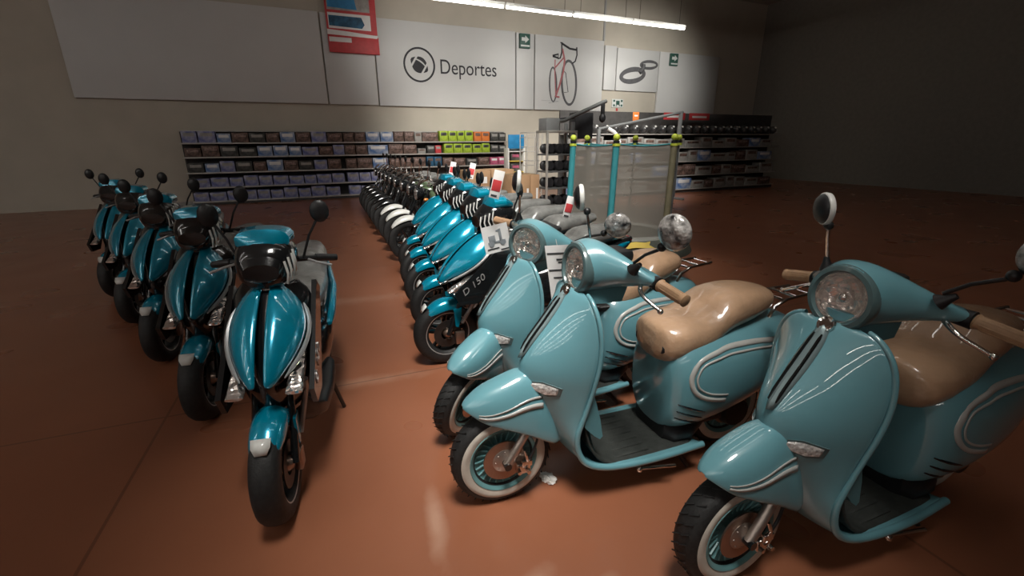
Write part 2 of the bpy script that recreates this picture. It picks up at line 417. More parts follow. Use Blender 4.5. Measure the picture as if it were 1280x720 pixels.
loc(MB().prism([(1.35,4.50),(2.70,4.47),(2.72,4.54),(1.9,4.60),(1.35,4.63)], .01, 0, Matrix.Translation((0,15.172,0))), pr, 'curled_white_edge', M['paper'])
loc(MB().cbox((1.38,15.172,4.32),(1.98,15.182,4.44),.02), pr, 'white_strip', M['paper'])

def arrow_sign(x, z, label):
    t = thing('exit_arrow_sign', label, 'sign', (x, 15.28, z))
    loc(MB().cbox((x-.19,15.2,z-.22),(x+.19,15.288,z+.22),.01), t, 'sign_plate', M['green'])
    loc(MB().prism([(x-.13,z+.0),(x-.13,z+.1),(x+.0,z+.1),(x+.0,z+.16),(x+.14,z+.05),(x+.0,z-.06),(x+.0,z+.0)], .006, 0, Matrix.Translation((0,15.192,0))), t, 'arrow', M['signw'])
    loc(MB().box((x-.16,15.193,z-.17),(x+.16,15.199,z-.12)), t, 'text_strip', M['signw'], smooth=False)
arrow_sign(7.52, 4.78, 'small dark green sign with white arrow above the Deportes panel edge')
arrow_sign(14.0, 4.60, 'small dark green arrow sign right of the figure eight panel')
t = thing('emergency_exit_sign', 'green and white running man exit sign on beige wall under figure eight', 'sign', (11.52,15.38,2.9))
loc(MB().cbox((11.28,15.36,2.82),(11.80,15.398,3.12),.01), t, 'sign_plate', M['signw'])
mb = MB()
for (ax, az) in ((11.33,3.02),(11.33,2.86),(11.68,3.02),(11.68,2.86)): mb.box((ax,15.352,az),(ax+.08,15.358,az+.07))
mb.box((11.46,15.352,2.92),(11.62,15.358,3.06)); mb.tube([(11.46,15.353,2.86),(11.54,15.353,2.96),(11.64,15.353,2.88)], .015, 6)
loc(mb, t, 'running_figure', M['green'])
loc(MB().box((11.50,15.37,2.70),(11.57,15.398,2.80)), t, 'tag', M['redp'], smooth=False)

# ceiling tube fixtures hung in rows
def tube_row(y, z, xs, where, rad=.03, mt='tube'):
    for i, (a, b) in enumerate(zip(xs, xs[1:])):
        t = thing('tube_light', f'white fluorescent tube light, {("first","second","third","fourth","fifth","sixth")[i]} from the left in the row {where}', 'ceiling light', ((a+b)/2, y, z), 0, 'fluorescent tubes under the ceiling')
        L = (b-a)/2
        MB().cbox((-L+.02,-.05,.02),(L-.02,.05,.09),.01).build('housing', M['white'], t)
        MB().tube([(-L+.04,0,-.01),(L-.04,0,-.01)], rad, 10).build('tube', M[mt], t)
        for s in (-1,1): MB().tube([(s*(L-.25),0,.09),(s*(L-.25),0,H-z)], .006, 5).build('hanger', M['dark_metal'], t)
tube_row(12, 4.84, [3.36,5.36,7.36,9.36,11.36], 'before the back wall')
for y, xs in ((1.2,[.3,1.7,3.1]),(3.0,[.5,2.0,3.5,5.0]),(5.0,[.7,2.3,3.9,5.5]),(7.2,[.9,2.6,4.3,6.0,7.7]),(9.6,[1.1,3.0,4.9,6.8,8.7])):
    tube_row(y, 5.9, xs, {1.2:'above the mint scooters',3.0:'above the nearest teal scooters',5.0:'above the farther teal scooters',7.2:'above the black motorcycles',9.6:'above the gym machines'}[y])

for y, nm in ((-10,'fifth across the open aisle'),(-5.5,'fourth across the open aisle'),(-2.4,'third across the open aisle'),(0,'second across the open aisle'),(2.4,'first across the open aisle')):
    tube_row(y, 5.9, [-24,-14.5,-5], nm, .06, 'tube_aisle')

# ------------------------------------------------------------------ mint scooter
ORD = ['first','second','third','fourth','fifth','sixth','seventh','eighth','ninth','tenth','eleventh','twelfth','thirteenth','fourteenth','fifteenth','sixteenth']
def tyre_prof(Rr, w, n=14):
    """closed cross-section of a tyre; radius range Rr-.095..Rr"""
    pts = []
    for k in range(n):
        a = 2*PI*k/n; c, s = math.cos(a), math.sin(a)
        pts.append((Rr-.055 + .055*math.copysign(abs(c)**.8, c), w/2*math.copysign(abs(s)**.8, s)))
    return pts
SHIELD = [ # ridge x, ridge z, edge x, edge z, half width
 (.335,1.000,.350,.998,.070),(.318,.994,.348,.985,.132),(.298,.974,.350,.950,.176),(.262,.928,.357,.890,.205),(.205,.855,.363,.810,.217),
 (.135,.765,.362,.720,.216),(.092,.675,.352,.635,.207),(.100,.575,.340,.550,.193),(.150,.460,.318,.450,.180),(.215,.350,.295,.360,.173),
 (.275,.255,.305,.275,.174),(.335,.190,.345,.215,.183),(.42,.152,.43,.182,.195),(.55,.138,.56,.170,.206),(.75,.138,.75,.170,.212),(.98,.138,.98,.170,.20)]
def shield_pt(row, u, off=0):
    xr, zr, xe, ze, w = row; a = abs(u)**1.75
    return Vector((xr + (xe-xr)*a - off, u*w, zr + (ze-zr)*a))
COWL = [ # x, zc, half width, half height
 (.795,.45,.150,.20),(.82,.465,.190,.235),(.88,.485,.222,.262),(.99,.50,.243,.262),(1.12,.515,.250,.24),(1.30,.545,.235,.215),(1.46,.58,.19,.17),(1.58,.605,.12,.12),(1.64,.615,.05,.06)]
def cowl_pt(x, z, off=.004):
    zc, hw, hh = interp(COWL, x); t = min(1, abs((z-zc)/hh)); n = 2.6
    return hw*max(0, 1-t**n)**(1/n) + off

def make_vespa(label, loc_, rz, steer, name='motor_scooter', seat=(0,0), mang=-30):
    t = thing(name, label, 'scooter', loc_, rz, 'mint green retro scooters at the near end of the row')
    p0 = Vector((.40,0,1.0)); ax = Vector((.37,0,.765)).normalized()
    S = Matrix.Translation(p0) @ Matrix.Rotation(steer, 4, ax) @ Matrix.Translation(-p0)
    RW = .235
    # --- wheels
    def wheel(nm, cx, T, lean=0):
        c = (cx, 0, RW)
        ty = MB(T).lathe(tyre_prof(RW,.112,16), c, (0,1,0), 56, closed=True)
        for k in range(36):     # tread blocks
            a = 2*PI*k/36
            for s in (-1,1):
                p = [Vector((cx + (RW+.001)*math.cos(a+s*q), s*yy, RW + (RW+.001)*math.sin(a+s*q))) for q, yy in ((0,.004),(.10,.034))]
                ty.tube(p, .0028, 4)
        w = ty.build(nm, M['rubber'], t)
        for s in (-1,1):
            MB(T).lathe([(.156,s*.040),(.160,s*.054),(.178,s*.0595),(.192,s*.0585),(.203,s*.050)], c, (0,1,0), 56).build('whitewall_band', M['white_rub'], w)
        rm = MB(T).lathe([(.162,-.050),(.158,-.057),(.148,-.054),(.136,-.036),(.118,-.026),(.05,-.018),(.03,-.02),(.03,.02),(.05,.018),(.118,.026),(.136,.036),(.148,.054),(.158,.057),(.162,.050)], c, (0,1,0), 56, closed=False)
        for k in range(24):
            a = 2*PI*k/24; d = Vector((math.cos(a),0,math.sin(a)))
            for s in (-1,1):
                rm.tube([Vector(c)+d*.080+Vector((0,s*.022,0)), Vector(c)+d*.132+Vector((0,s*.034,0))], .005, 5)
        rm.build('rim', M['rim'], w)
        MB(T).lathe([(.055,-.058),(.098,-.058),(.098,-.052),(.055,-.052)], c, (0,1,0), 40, closed=True).build('brake_disc', M['disc'], w)
        hb = MB(T).lathe([(0,-.074),(.030,-.072),(.056,-.060),(.056,-.045),(.02,-.04),(.02,.04),(.045,.045),(.03,.07),(0,.07)], c, (0,1,0), 28)
        for k in range(8):
            a = 2*PI*k/8; hb.ball((cx+.044*math.cos(a), -.064, RW+.044*math.sin(a)), .005, n=6)
        hb.build('hub', M['alu'], w)
        return w
    wheel('front_wheel', 0, S); wheel('rear_wheel', 1.27, None)
    # --- fork and caliper
    MB(S).tube([(0.0,-.088,.235),(.045,-.086,.30),(.125,-.078,.42),(.20,-.05,.55)], .019, 14).build('fork', M['alu'], t)
    MB(S).tube([(0.0,.088,.235),(.125,.080,.42),(.20,.05,.55)], .019, 12).build('fork', M['alu'], t)
    MB(S).tube([(.0,-.112,.235),(.0,-.065,.235)], .017, 10).build('axle_cap', M['gloss_black'], t)
    cp = MB(S).cbox((.050,-.092,.165),(.115,-.050,.215),.008); cp.cbox((.07,-.098,.205),(.12,-.06,.238),.006)
    cp.tube([(.055,-.096,.19),(.055,-.112,.19)], .009, 8); cp.tube([(.098,-.096,.185),(.098,-.114,.185)], .010, 8); cp.tube([(.10,-.09,.225),(.09,-.1,.26),(.085,-.09,.29)], .007, 8)
    cp.build('brake_caliper', M['chrome'], t)
    MB(S).tube([(.105,-.088,.235),(.14,-.09,.30),(.16,-.085,.42),(.19,-.05,.53)], .006, 8, smooth=2).build('brake_hose', M['black'], t)
    # --- front fender
    FT = smooth_tab([(-.172,.518,.510,.012),(-.150,.543,.495,.044),(-.09,.584,.455,.080),(0,.618,.418,.102),(.1,.646,.368,.108),(.18,.62,.318,.104),(.235,.55,.288,.096),(.285,.455,.30,.075)], 3)
    rings = []
    for x, zt, zl, w in FT:
        rings.append([Vector((x + .05*(1-abs(math.sin(PI*k/18)))*0, -w*math.copysign(abs(math.cos(PI*k/18))**.75, math.cos(PI*k/18)), zl + (zt-zl)*math.sin(PI*k/18)**.8)) for k in range(19)])
    fd = MB(S).loft(rings, closed=False).build('front_fender', M['mint'], t, sub=1, solid=.006)
    ftab = [tuple(r) for r in FT]
    def fpt(x, u, s):   # u = share of the height on side s
        zt, zl, w = interp(ftab, x); k = math.asin(u**(1/.8))
        return Vector((x, s*(w*math.cos(k)**.75 + .004), zl + (zt-zl)*u))
    for s in (-1,1):
        for u0, wd in ((.0,.017),(.14,.008)):
            a = [(-.115,.14+u0),(-.06,.22+u0),(0,.32+u0),(.06,.42+u0),(.12,.50+u0),(.17,.56+u0)]
            mb = MB(S); r0 = []
            for x, u in smooth_tab(a, 4):
                p = fpt(x, min(u,.9), s); q = fpt(x, min(u + wd/.22, .95), s); r0.append([p, q])
            mb.loft(r0, closed=False).build('stripe', M['stripe'], fd, solid=.002)
    # --- leg shield with floor tray
    rows = smooth_tab(SHIELD, 3); us = [-1+2*k/20 for k in range(21)]
    sh = MB().loft([[shield_pt(r, u) for u in us] for r in rows], closed=False).build('leg_shield', M['mint'], t, sub=1, solid=.016)
    # rolled rim along the edge of the shield
    for s in (-1,1):
        MB().tube([shield_pt(r, s) + Vector((.006,0,.0)) for r in rows[2:]], [.010]*20+[.010+.0005*k for k in range(12)]+[.016]*(len(rows)-34), 10).build('edge_trim', M['mint'], sh)
    # centre grille: grey spine with dark slots
    def onsh(i, u, off): return shield_pt(rows[i], u, off)
    mb = MB(); rr = []
    for i in range(4, 18):
        k = (i-4)/13; w = .155*(math.sin(PI*min(1,max(0,.08+k*.86)))**.5)
        rr.append([onsh(i,-w/ .5*.5,.004), onsh(i,-w*.5,.013), onsh(i,0,.018), onsh(i,w*.5,.013), onsh(i,w,.004)])
    gr = mb.loft(rr, closed=False).build('centre_spine', M['grey_trim'], sh, solid=.006)
    for u in (-.07,.07):
        MB().tube([onsh(i,u,.014) for i in range(7,17)], [.003]+[.006]*8+[.003], 6).build('grille_slot', M['gloss_black'], gr)
    MB().lathe([(0,.010),(.016,.010),(.020,.006),(.028,.009),(.030,0)], onsh(4,0,.004), (-.75,0,.5), 24).build('round_badge', M['chrome'], gr)
    # turn signals
    for s in (-1,1):
        d = Matrix.Identity(4)
        i0 = 19
        def q(u, dz, off):
            # interpolate along the shield for a lozenge
            z = .585 + dz
            for a, b in zip(rows, rows[1:]):
                if b[1] <= z <= a[1]:
                    tt = (a[1]-z)/(a[1]-b[1]); row = tuple(m_+(n_-m_)*tt for m_, n_ in zip(a,b)); break
            return shield_pt(row, u, off)
        poly = [(.36,.030),(.50,.040),(.70,.026),(.68,-.008),(.56,-.018),(.38,-.004)]
        po = [(.345,.036),(.50,.047),(.73,.031),(.705,-.015),(.56,-.026),(.365,-.011)]
        mb = MB(); mb.loft([[q(s*u,z,.001) for u,z in po],[q(s*u,z,.008) for u,z in po]])
        ts = mb.build('turn_signal', M['bezel'], sh)
        mb = MB(); mb.loft([[q(s*u,z,.006) for u,z in poly],[q(s*u*.985+.005*s,z*.8,.015) for u,z in poly]])
        mb.build('signal_lens', M['clearlens'], ts)
    # inner apron and lower flap behind the shield
    mb = MB()
    mb.loft([[Vector((x, y*w, z)) for y in (-1,-.6,0,.6,1)] for x, z, w in ((.375,.93,.12),(.395,.85,.175),(.395,.70,.178),(.385,.55,.165),(.375,.42,.152),(.39,.30,.15),(.43,.215,.14))], closed=False)
    mb.build('inner_apron', M['mint_in'], t, sub=1, solid=.012)
    for s in (-1,1):
        mb = MB(); mb.prism([(.335,.56),(.372,.56),(.410,.43),(.428,.335),(.415,.322),(.385,.345),(.335,.40)], .022, 0, Matrix.Translation((0, s*.163-.011, 0)))
        mb.build('apron_flap', M['mint_in'], t)
    # --- floor mat and tunnel
    mb = MB(); rr = []
    for x, z in ((.352,.40),(.37,.30),(.41,.225),(.47,.188),(.56,.180),(.75,.180),(.96,.182)):
        w = .165 if x < .38 else .19
        rr.append([Vector((x, w*u, z + (.003 if abs(u)<.9 else 0))) for u in (-1,-.92,-.5,0,.5,.92,1)])
    fm = mb.loft(rr, closed=False).build('floor_mat', M['matrub'], t, sub=1, solid=.014)
    mb = MB()
    for k in range(7):
        y = -.15 + .05*k; mb.cbox((.50,y-.008,.181),(.70,y+.008,.1865),.002)
    mb.build('mat_rib', M['matrub'], fm)
    # --- rear body
    ct = smooth_tab(COWL, 3)
    cw = MB().loft([ring_yz(x, 0, zc, hw, hh, 2.6, 28) for x, zc, hw, hh in ct]).build('rear_cowl', M['mint'], t, ang=60)
    for s in (-1,1):
        for off, wd in ((0,.020),(.034,.009)):
            path = [(1.48,.655),(1.3,.685),(1.1,.69),(1.0,.675),(.90,.635),(.862,.575),(.862,.525),(.885,.485),(.94,.452),(1.04,.432)]
            cx_, cz_ = 1.17,.56
            path = [(cx_+(x-cx_)*(1-off*2.2), cz_+(z-cz_)*(1-off*6.5)) for x, z in path]
            mb = MB(); rr = []
            pp = smooth_tab(path, 5)
            for i, (x, z) in enumerate(pp):
                a = pp[max(0,i-1)]; b = pp[min(len(pp)-1,i+1)]
                tx, tz = b[0]-a[0], b[1]-a[1]; l = math.hypot(tx,tz) or 1
                nx, nz = -tz/l, tx/l
                rr.append([Vector((x+nx*wd/2*e, s*cowl_pt(x+nx*wd/2*e, z+nz*wd/2*e, .005), z+nz*wd/2*e)) for e in (-1,0,1)])
            mb.loft(rr, closed=False).build('stripe', M['stripe'], cw, solid=.003)
        for k in range(3):     # cooling slots near the front of the cowl
            mb = MB(); z0 = .42-.04*k
            mb.tube([Vector((x, s*cowl_pt(x, z0-(x-.82)*.35, .000), z0-(x-.82)*.35)) for x in (.818,.84,.87,.91,.95)], [.003,.006,.007,.006,.003], 6)
            mb.build('cooling_slot', M['gloss_black'], cw)
    MB().loft([ring_yz(x,0,z,w,h,3,20) for x,z,w,h in ((.81,.24,.12,.07),(.85,.22,.16,.075),(.95,.23,.17,.08),(1.05,.25,.12,.07))]).build('under_tray', M['black'], t)
    # engine, exhaust, stand
    mb = MB(); mb.cbox((.98,-.10,.20),(1.36,-.03,.34),.02); mb.tube([(1.0,.02,.28),(1.0,-.12,.28)],.07,20); mb.lathe([(.0,-.10),(.075,-.10),(.085,-.07),(.085,0)],(1.27,-.02,.235),(0,1,0),24)
    mb.build('engine', M['dark_metal'], t)
    mb = MB(); mb.tube([(1.05,.12,.2),(1.2,.15,.22),(1.6,.15,.30)], [.02,.045,.045], 14); mb.build('exhaust', M['dark_metal'], t)
    mb = MB()
    for s in (-1,1): mb.tube([(.86,s*.10,.17),(.93,s*.14,.05),(.955,s*.15,.012)], .012, 8)
    mb.tube([(.93,-.14,.05),(.93,.14,.05)], .010, 8); mb.build('centre_stand', M['dark_metal'], t)
    mb = MB(); mb.tube([(.62,-.20,.128),(.80,-.235,.122)], .008, 8); mb.ball((.62,-.205,.128), .016, n=10); mb.build('side_stand', M['chrome'], t)
    # tail light, rack, plate bracket
    MB().ball((1.63,0,.60),(.05,.07,.045)).build('tail_light', M['red'], t)
    mb = MB()
    for s in (-1,1): mb.tube([(1.40,s*.09,.72),(1.46,s*.09,.82),(1.72,s*.07,.83)], .009, 8, smooth=1)
    for x in (1.5,1.6,1.70): mb.tube([(x,-.08,.825),(x,.08,.825)], .007, 8)
    mb.build('luggage_rack', M['chrome'], t)
    MB().cbox((1.60,-.09,.36),(1.615,.09,.50),.004, M=Matrix.Identity(4)).build('plate_bracket', M['black'], t)
    MB().loft([ring_yz(x,0,z,w,h,2.4,18) for x,z,w,h in ((1.38,.44,.07,.02),(1.48,.42,.075,.03),(1.58,.37,.07,.03),(1.62,.32,.05,.015))]).build('rear_mudflap', M['black'], t)
    # --- seat in plastic wrap
    ST = smooth_tab([(.725,.690,.05,.055),(.74,.690,.12,.085),(.78,.690,.158,.100),(.85,.705,.174,.098),(.93,.72,.178,.090),(1.01,.745,.174,.09),(1.10,.80,.168,.100),(1.25,.825,.15,.092),(1.40,.835,.11,.06),(1.46,.83,.05,.03)], 3)
    st = MB().loft([ring_yz(x+seat[0]*max(0,(1.46-x)/.7),0,zc+seat[1],hw,hh,2.5,28) for x,zc,hw,hh in ST]).build('seat', M['tan_seat'], t, ang=70)
    mb = MB(); mb.loft([ring_yz(x,0,.672,w,.03,3,20) for x,w in ((.765,.11),(.80,.15),(.95,.165),(1.3,.15),(1.4,.10))]); mb.build('seat_base', M['black'], t)
    # --- steering head
    HT = smooth_tab([(.355,1.082,.108,.112,2.1),(.39,1.088,.116,.116,2.1),(.43,1.092,.135,.112,2.2),(.48,1.088,.172,.094,2.2),(.53,1.078,.225,.066,2.3),(.57,1.066,.262,.042,2.3),(.605,1.062,.265,.034,2.4),(.625,1.062,.24,.02,2.4)], 3)
    hs = MB(S).loft([ring_yz(x,0,zc,hw,hh,n,36) for x,zc,hw,hh,n in HT], cap0=False).build('headset', M['mint'], t, ang=60)
    q = Vector((-1,0,.10)).normalized(); hc = Vector((.352,0,1.082))
    MB(S).lathe([(.112,-.03),(.116,.0),(.108,.014),(.094,.016),(.088,.006),(.086,-.02)], hc, q, 48).build('headlight_bezel', M['bezel'], hs)
    lp = MB(S).lathe([(.087,.004),(.078,-.018),(.055,-.038),(.025,-.05),(0,-.052)], hc, q, 40).build('headlight', M['facet'], hs)
    MB(S).lathe([(.0,.020),(.03,.019),(.06,.014),(.087,.004)], hc, q, 40).build('lens', M['glass'], lp)
    MB(S).ball(hc + q*(-.02), .018, n=12).build('bulb', M['chrome'], lp)
    mb = MB(S); mb.loft([[Vector((x+dx,y,z)) for dx,y in ((-.05,-.07),(.05,-.095),(.13,-.095),(.17,0),(.13,.095),(.05,.095),(-.05,.07),(-.07,0))] for x,z in ((.43,1.03),(.42,.99),(.40,.94))])
    mb.build('steering_neck', M['mint_in'], t)
    MB(S).cbox((.50,-.07,1.10),(.60,.07,1.155),.02).build('instrument_binnacle', M['black'], hs)
    for s in (-1,1):
        MB(S).tube([(.585,s*.20,1.060),(.588,s*.262,1.056)], [.026,.030], 16).build('switch_housing', M['black'], t)
        a = Vector((.588,s*.262,1.056)); b = Vector((.605,s*.402,1.030))
        g = MB(S); g.tube([a, a.lerp(b,.04), a.lerp(b,.1), a.lerp(b,.9), a.lerp(b,.97), b], [.022,.027,.0225,.0225,.025,.016], 16)
        for k in range(8):
            an = 2*PI*k/8; o = Vector((math.cos(an)*.0215,0,math.sin(an)*.0215)); g.tube([a.lerp(b,.14)+o, a.lerp(b,.86)+o], .003, 5)
        g.build('grip', M['tan'], t)
        lv = MB(S); lv.tube([(.545,s*.205,1.048),(.515,s*.235,1.040),(.505,s*.27,1.022),(.520,s*.315,1.000),(.532,s*.345,.985)], [.010,.009,.008,.0075,.007], 10, smooth=2); lv.ball((.534,s*.350,.982), .012, n=10)
        lv.build('brake_lever', M['chrome'], t)
        # mirror
        bb = Vector((.52, s*.175, 1.120)) if s > 0 else Vector((.50, s*.20, 1.110))
        if s > 0: pts = [bb+Vector((0,0,.02)), bb+Vector((-.005,.008,.07)), bb+Vector((-.02,.014,.165))]; mc = bb+Vector((-.055,.02,.235))
        else: pts = [bb+Vector((0,-.005,.03)), bb+Vector((.010,-.06,.075)), bb+Vector((.02,-.14,.115))]; mc = bb+Vector((.02,-.20,.185))
        mr = MB(S).lathe([(.0,.05),(.009,.05),(.014,.03),(.024,.006),(.026,0)], bb, (pts[1]-pts[0]), 16).build('mirror_boot', M['black'], t)
        MB(S).tube(pts, .0065, 8).build('mirror_stem', M['chrome'] if s > 0 else M['black'], mr)
        MB(S).ball(pts[-1]+Vector((0,0,.006)), .018, n=10).build('mirror_joint', M['black'], mr)
        nn = (Vector((math.cos(R(mang)),math.sin(R(mang)),.06)) if s > 0 else Vector((.93,.30,.05))).normalized()
        Q = Vector((0,0,1)).rotation_difference(nn).to_matrix()
        mb = MB(S)
        k_ = .86 if s > 0 else 1
        prof = [(0,-.030),(.03*k_,-.028),(.055*k_,-.018),(.066*k_,-.004),(.066*k_,.004),(.060*k_,.006)]
        mb.lathe(prof, mc, nn, 28)
        mb.build('mirror_shell', M['mirror_wrap'] if s < 0 else M['black'], mr)
        if s > 0: MB(S).lathe([(.052+.009*math.cos(2*PI*q_/8), .004+.012*math.sin(2*PI*q_/8)) for q_ in range(8)], mc, nn, 28, closed=True).build('white_rim', M['white'], mr)
        MB(S).lathe([(0,.004),(.060*k_,.004)], mc, nn, 28).build('mirror_glass', M['chrome'], mr)
    return t
v1 = make_vespa('mint retro scooter with whitewall front wheel, fully in view nearest the open floor', (.69,1.64,0), R(-5), 0, seat=(.03,0), mang=-23)
v2 = make_vespa('mint retro scooter with its handlebar turned, between whitewall scooter and nearest teal scooter', (.71,2.19,0), R(0), R(33), seat=(.14,.03), mang=-52)
v3 = make_vespa('mint retro scooter cut off by the frame at the dim right side', (1.30,.90,0), R(-3), 0)

# paper tags hanging from the levers
def paper_tag(label, o, ux, uz, w, h, pic=True, lines=()):
    t = thing('price_tag', label, 'paper tag', o)
    X = Vector(ux).normalized(); Z = Vector(uz).normalized(); Y = Z.cross(X).normalized()
    T = Matrix((X, Y, Z)).transposed().to_4x4()
    MB(T).box((-w/2,-.0008,-h),(w/2,.0008,0)).build('sheet', M['paper'], t, smooth=False)
    mb = MB(T)
    if pic:
        mb.cbox((-.045,-.003,-h*.62),(-.005,-.001,-h*.36),.0008); mb.cbox((-.052,-.003,-h*.66),(.052,-.001,-h*.58),.0008)
        mb.cbox((.018,-.003,-h*.62),(.034,-.001,-h*.16),.0008); mb.cbox((.005,-.003,-h*.25),(.030,-.001,-h*.18),.0008)
        for c in (-.032,.036): mb.lathe([(0,-.002),(.017,-.002),(.017,.0)], (c,-.0015,-h*.67), (0,1,0), 14)
        mb.build('printed_scooter', M['greyink'], t)
    mb = MB(T)
    for x0, x1, z in lines: mb.box((x0*w,-.003,-z*h-.0035),(x1*w,-.001,-z*h+.0035))
    mb.build('printed_lines', M['ink'], t, smooth=False)
    MB(T).tube([(0,0,-.008),(.0,.012,.03)], .0015, 5).build('string', M['white'], t)
    return t
paper_tag('white paper tag with a grey scooter picture hanging on the turned handlebar', (1.005,2.44,1.14), (.95,-.30,.22), (-.20,.0,1), .155, .165, True, ((.1,.46,.93),(-.4,.05,.84)))
paper_tag('white paper sheet hanging behind the nearest round headlight', (1.155,1.965,1.10), (.97,-.25,0), (-.16,-.0,1), .13, .30, False, ((-.45,.3,.14),(-.45,.5,.44),(-.3,.5,.58),(-.1,.35,.25),(-.05,.3,.30)))

# ------------------------------------------------------------------ teal scooter
def make_teal(label):
    t = thing('sport_scooter', label, 'scooter', (0,0,0), 0, 'teal sport scooters in the row')
    RW = .245
    def wheel(nm, cx):
        c = (cx,0,RW); w = MB().lathe(tyre_prof(RW,.12), c, (0,1,0), 40, closed=True).build(nm, M['rubber'], t)
        mb = MB()
        for s in (-1,1): mb.lathe([(.160,s*.046),(.160,s*.054),(.168,s*.056),(.173,s*.050)], c, (0,1,0), 40)
        mb.build('rim_band', M['silver'], w)
        mb = MB().lathe([(.165,-.045),(.150,-.040),(.150,.040),(.165,.045)], c, (0,1,0), 40)
        for k in range(5):
            a = 2*PI*k/5+.3
            for q in (-.16,.16):
                mb.tube([(cx+.03*math.cos(a+q*2),0,RW+.03*math.sin(a+q*2)),(cx+.152*math.cos(a+q),0,RW+.152*math.sin(a+q))], [.018,.012], 6)
        mb.build('rim', M['gloss_black'], w)
        MB().lathe([(.05,-.05),(.105,-.05),(.105,-.045),(.05,-.045)], c, (0,1,0), 30, closed=True).build('brake_disc', M['dark_metal'], w)
        MB().lathe([(0,-.068),(.022,-.066),(.034,-.05),(.034,.05),(0,.06)], c, (0,1,0), 16).build('hub', M['disc'], w)
    wheel('front_wheel', 0); wheel('rear_wheel', 1.29)
    mb = MB()
    for s in (-1,1): mb.tube([(0,s*.075,.245),(.07,s*.075,.42),(.17,s*.06,.66)], .018, 10)
    mb.build('fork', M['gloss_black'], t)
    MB().cbox((.05,-.09,.16),(.12,-.055,.26),.01).build('brake_caliper', M['disc'], t)
    MB().tube([(.10,-.09,.33),(.20,-.12,.50),(.16,-.13,.57)], .014, 8).build('fork_guard', M['silver'], t)
    FT = smooth_tab([(-.180,.390,.378,.020),(-.155,.428,.388,.050),(-.08,.490,.410,.070),(.0,.515,.432,.074),(.07,.512,.425,.070),(.12,.475,.405,.055)], 3)
    rings = [[Vector((x, -w*math.cos(PI*k/12), zl+(zt-zl)*math.sin(PI*k/12)**.7)) for k in range(13)] for x,zt,zl,w in FT]
    fd = MB().loft(rings, closed=False).build('front_fender', M['teal'], t, sub=1, solid=.006)
    MB().prism([(.04,.44),(.10,.45),(.095,.36),(.07,.30),(.05,.31)], .012, 0, Matrix.Translation((0,-.094,0))).build('fender_stay', M['teal'], fd)
    MB().loft([[Vector((x, u*w, z)) for u in (-1,0,1)] for x,z,w in ((-.178,.425,.022),(-.165,.452,.036),(-.14,.478,.038))], closed=False).build('white_sticker', M['white'], fd, solid=.002)
    # black inner shield
    BL = smooth_tab([(.10,.40,.20,.42,.10),(.05,.50,.24,.50,.15),(.02,.60,.30,.60,.175),(.05,.68,.35,.72,.19),(.10,.78,.38,.84,.19),(.19,.88,.40,.93,.17),(.29,.97,.40,.99,.12)], 3)
    us = [-1+2*k/12 for k in range(13)]
    def bp(r, u, off=0): xr,zr,xe,ze,w = r; a = abs(u)**1.5; return Vector((xr+(xe-xr)*a-off, u*w, zr+(ze-zr)*a))
    leg = MB().loft([[bp(r,u) for u in us] for r in BL], closed=False).build('leg_shield', M['gloss_black'], t, sub=1, solid=.02)
    # teal nose blades
    def blade(s):
        mb = MB(); rr = []
        for k in range(15):
            v = k/14
            cx = -.045 + .44*v; cz = .640 + .37*v**.85; bulge = math.sin(PI*min(1,.04+v*.96))**.75
            up = Vector((cx-.015*bulge, s*.014, cz + .052*bulge)); lo = Vector((cx+.075*bulge, s*(.014+.150*bulge), cz-.035*bulge))
            md = up.lerp(lo,.5) + Vector((-.035,s*.018,.014))*bulge
            q1 = up.lerp(md,.5) + Vector((-.014,s*.002,.012))*bulge; q2 = md.lerp(lo,.5) + Vector((-.014,s*.010,.004))*bulge
            rr.append([up,q1,md,q2,lo])
        return mb.loft(rr, closed=False), rr
    for s in (-1,1):
        mb, rr = blade(s); ap = mb.build('nose_panel', M['teal'], t, sub=1, solid=.012)
        MB().tube([r[4]+Vector((-.004,s*.006,-.008)) for r in rr[1:11]], [.003]+[.010]*8+[.004], 6).build('silver_trim', M['silver'], ap)
    mb = MB(); mb.prism([(-.02,.60),(.06,.63),(.20,.72),(.28,.80),(.20,.70),(.10,.60),(.02,.56)], .012, 0, Matrix.Translation((0,-.150,0)))
    for s in (-1,1):
        MB().loft([ring_yz(x,s*.115,z,.035,h,2,12) for x,z,h in ((.0,.59,.008),(.05,.605,.028),(.13,.645,.03),(.20,.69,.010))]).build('headlight_strip', M['facet'], t)
    # side panel carrying the number
    for s in (-1,1):
        sp = MB(); sp.prism([(.06,.50),(.20,.50),(.52,.90),(.44,.96),(.16,.70),(.02,.585)], .022, 0, Matrix.Translation((0, s*.182-.011, 0)))
        so = sp.build('side_panel', M['gloss_black'], t)
        if s < 0:
            T = Matrix.Translation((.092,-.196,.565)) @ Matrix.Rotation(R(-35), 4, 'Y') @ Matrix.Rotation(R(90), 4, 'X')
            lettering('lettering', 'D 150', .066, M['silver'], so, T, shear=.25, sx=1.15, extr=.0015, space=1.05)
    # handlebar cowl
    HC = smooth_tab([(.27,1.03,.04,.05),(.30,1.055,.10,.085),(.36,1.085,.125,.10),(.44,1.10,.13,.085),(.52,1.095,.11,.06),(.56,1.09,.07,.03)], 3)
    hc = MB().loft([ring_yz(x,0,zc,hw,hh,2.6,20) for x,zc,hw,hh in HC]).build('handlebar_cowl', M['gloss_black'], t, ang=50)
    MB().loft([ring_yz(x,0,z,w,h,2.4,16) for x,z,w,h in ((.268,1.03,.035,.03),(.262,1.05,.075,.04),(.285,1.075,.09,.045),(.30,1.08,.08,.04))]).build('headlight', M['gloss_black'], hc)
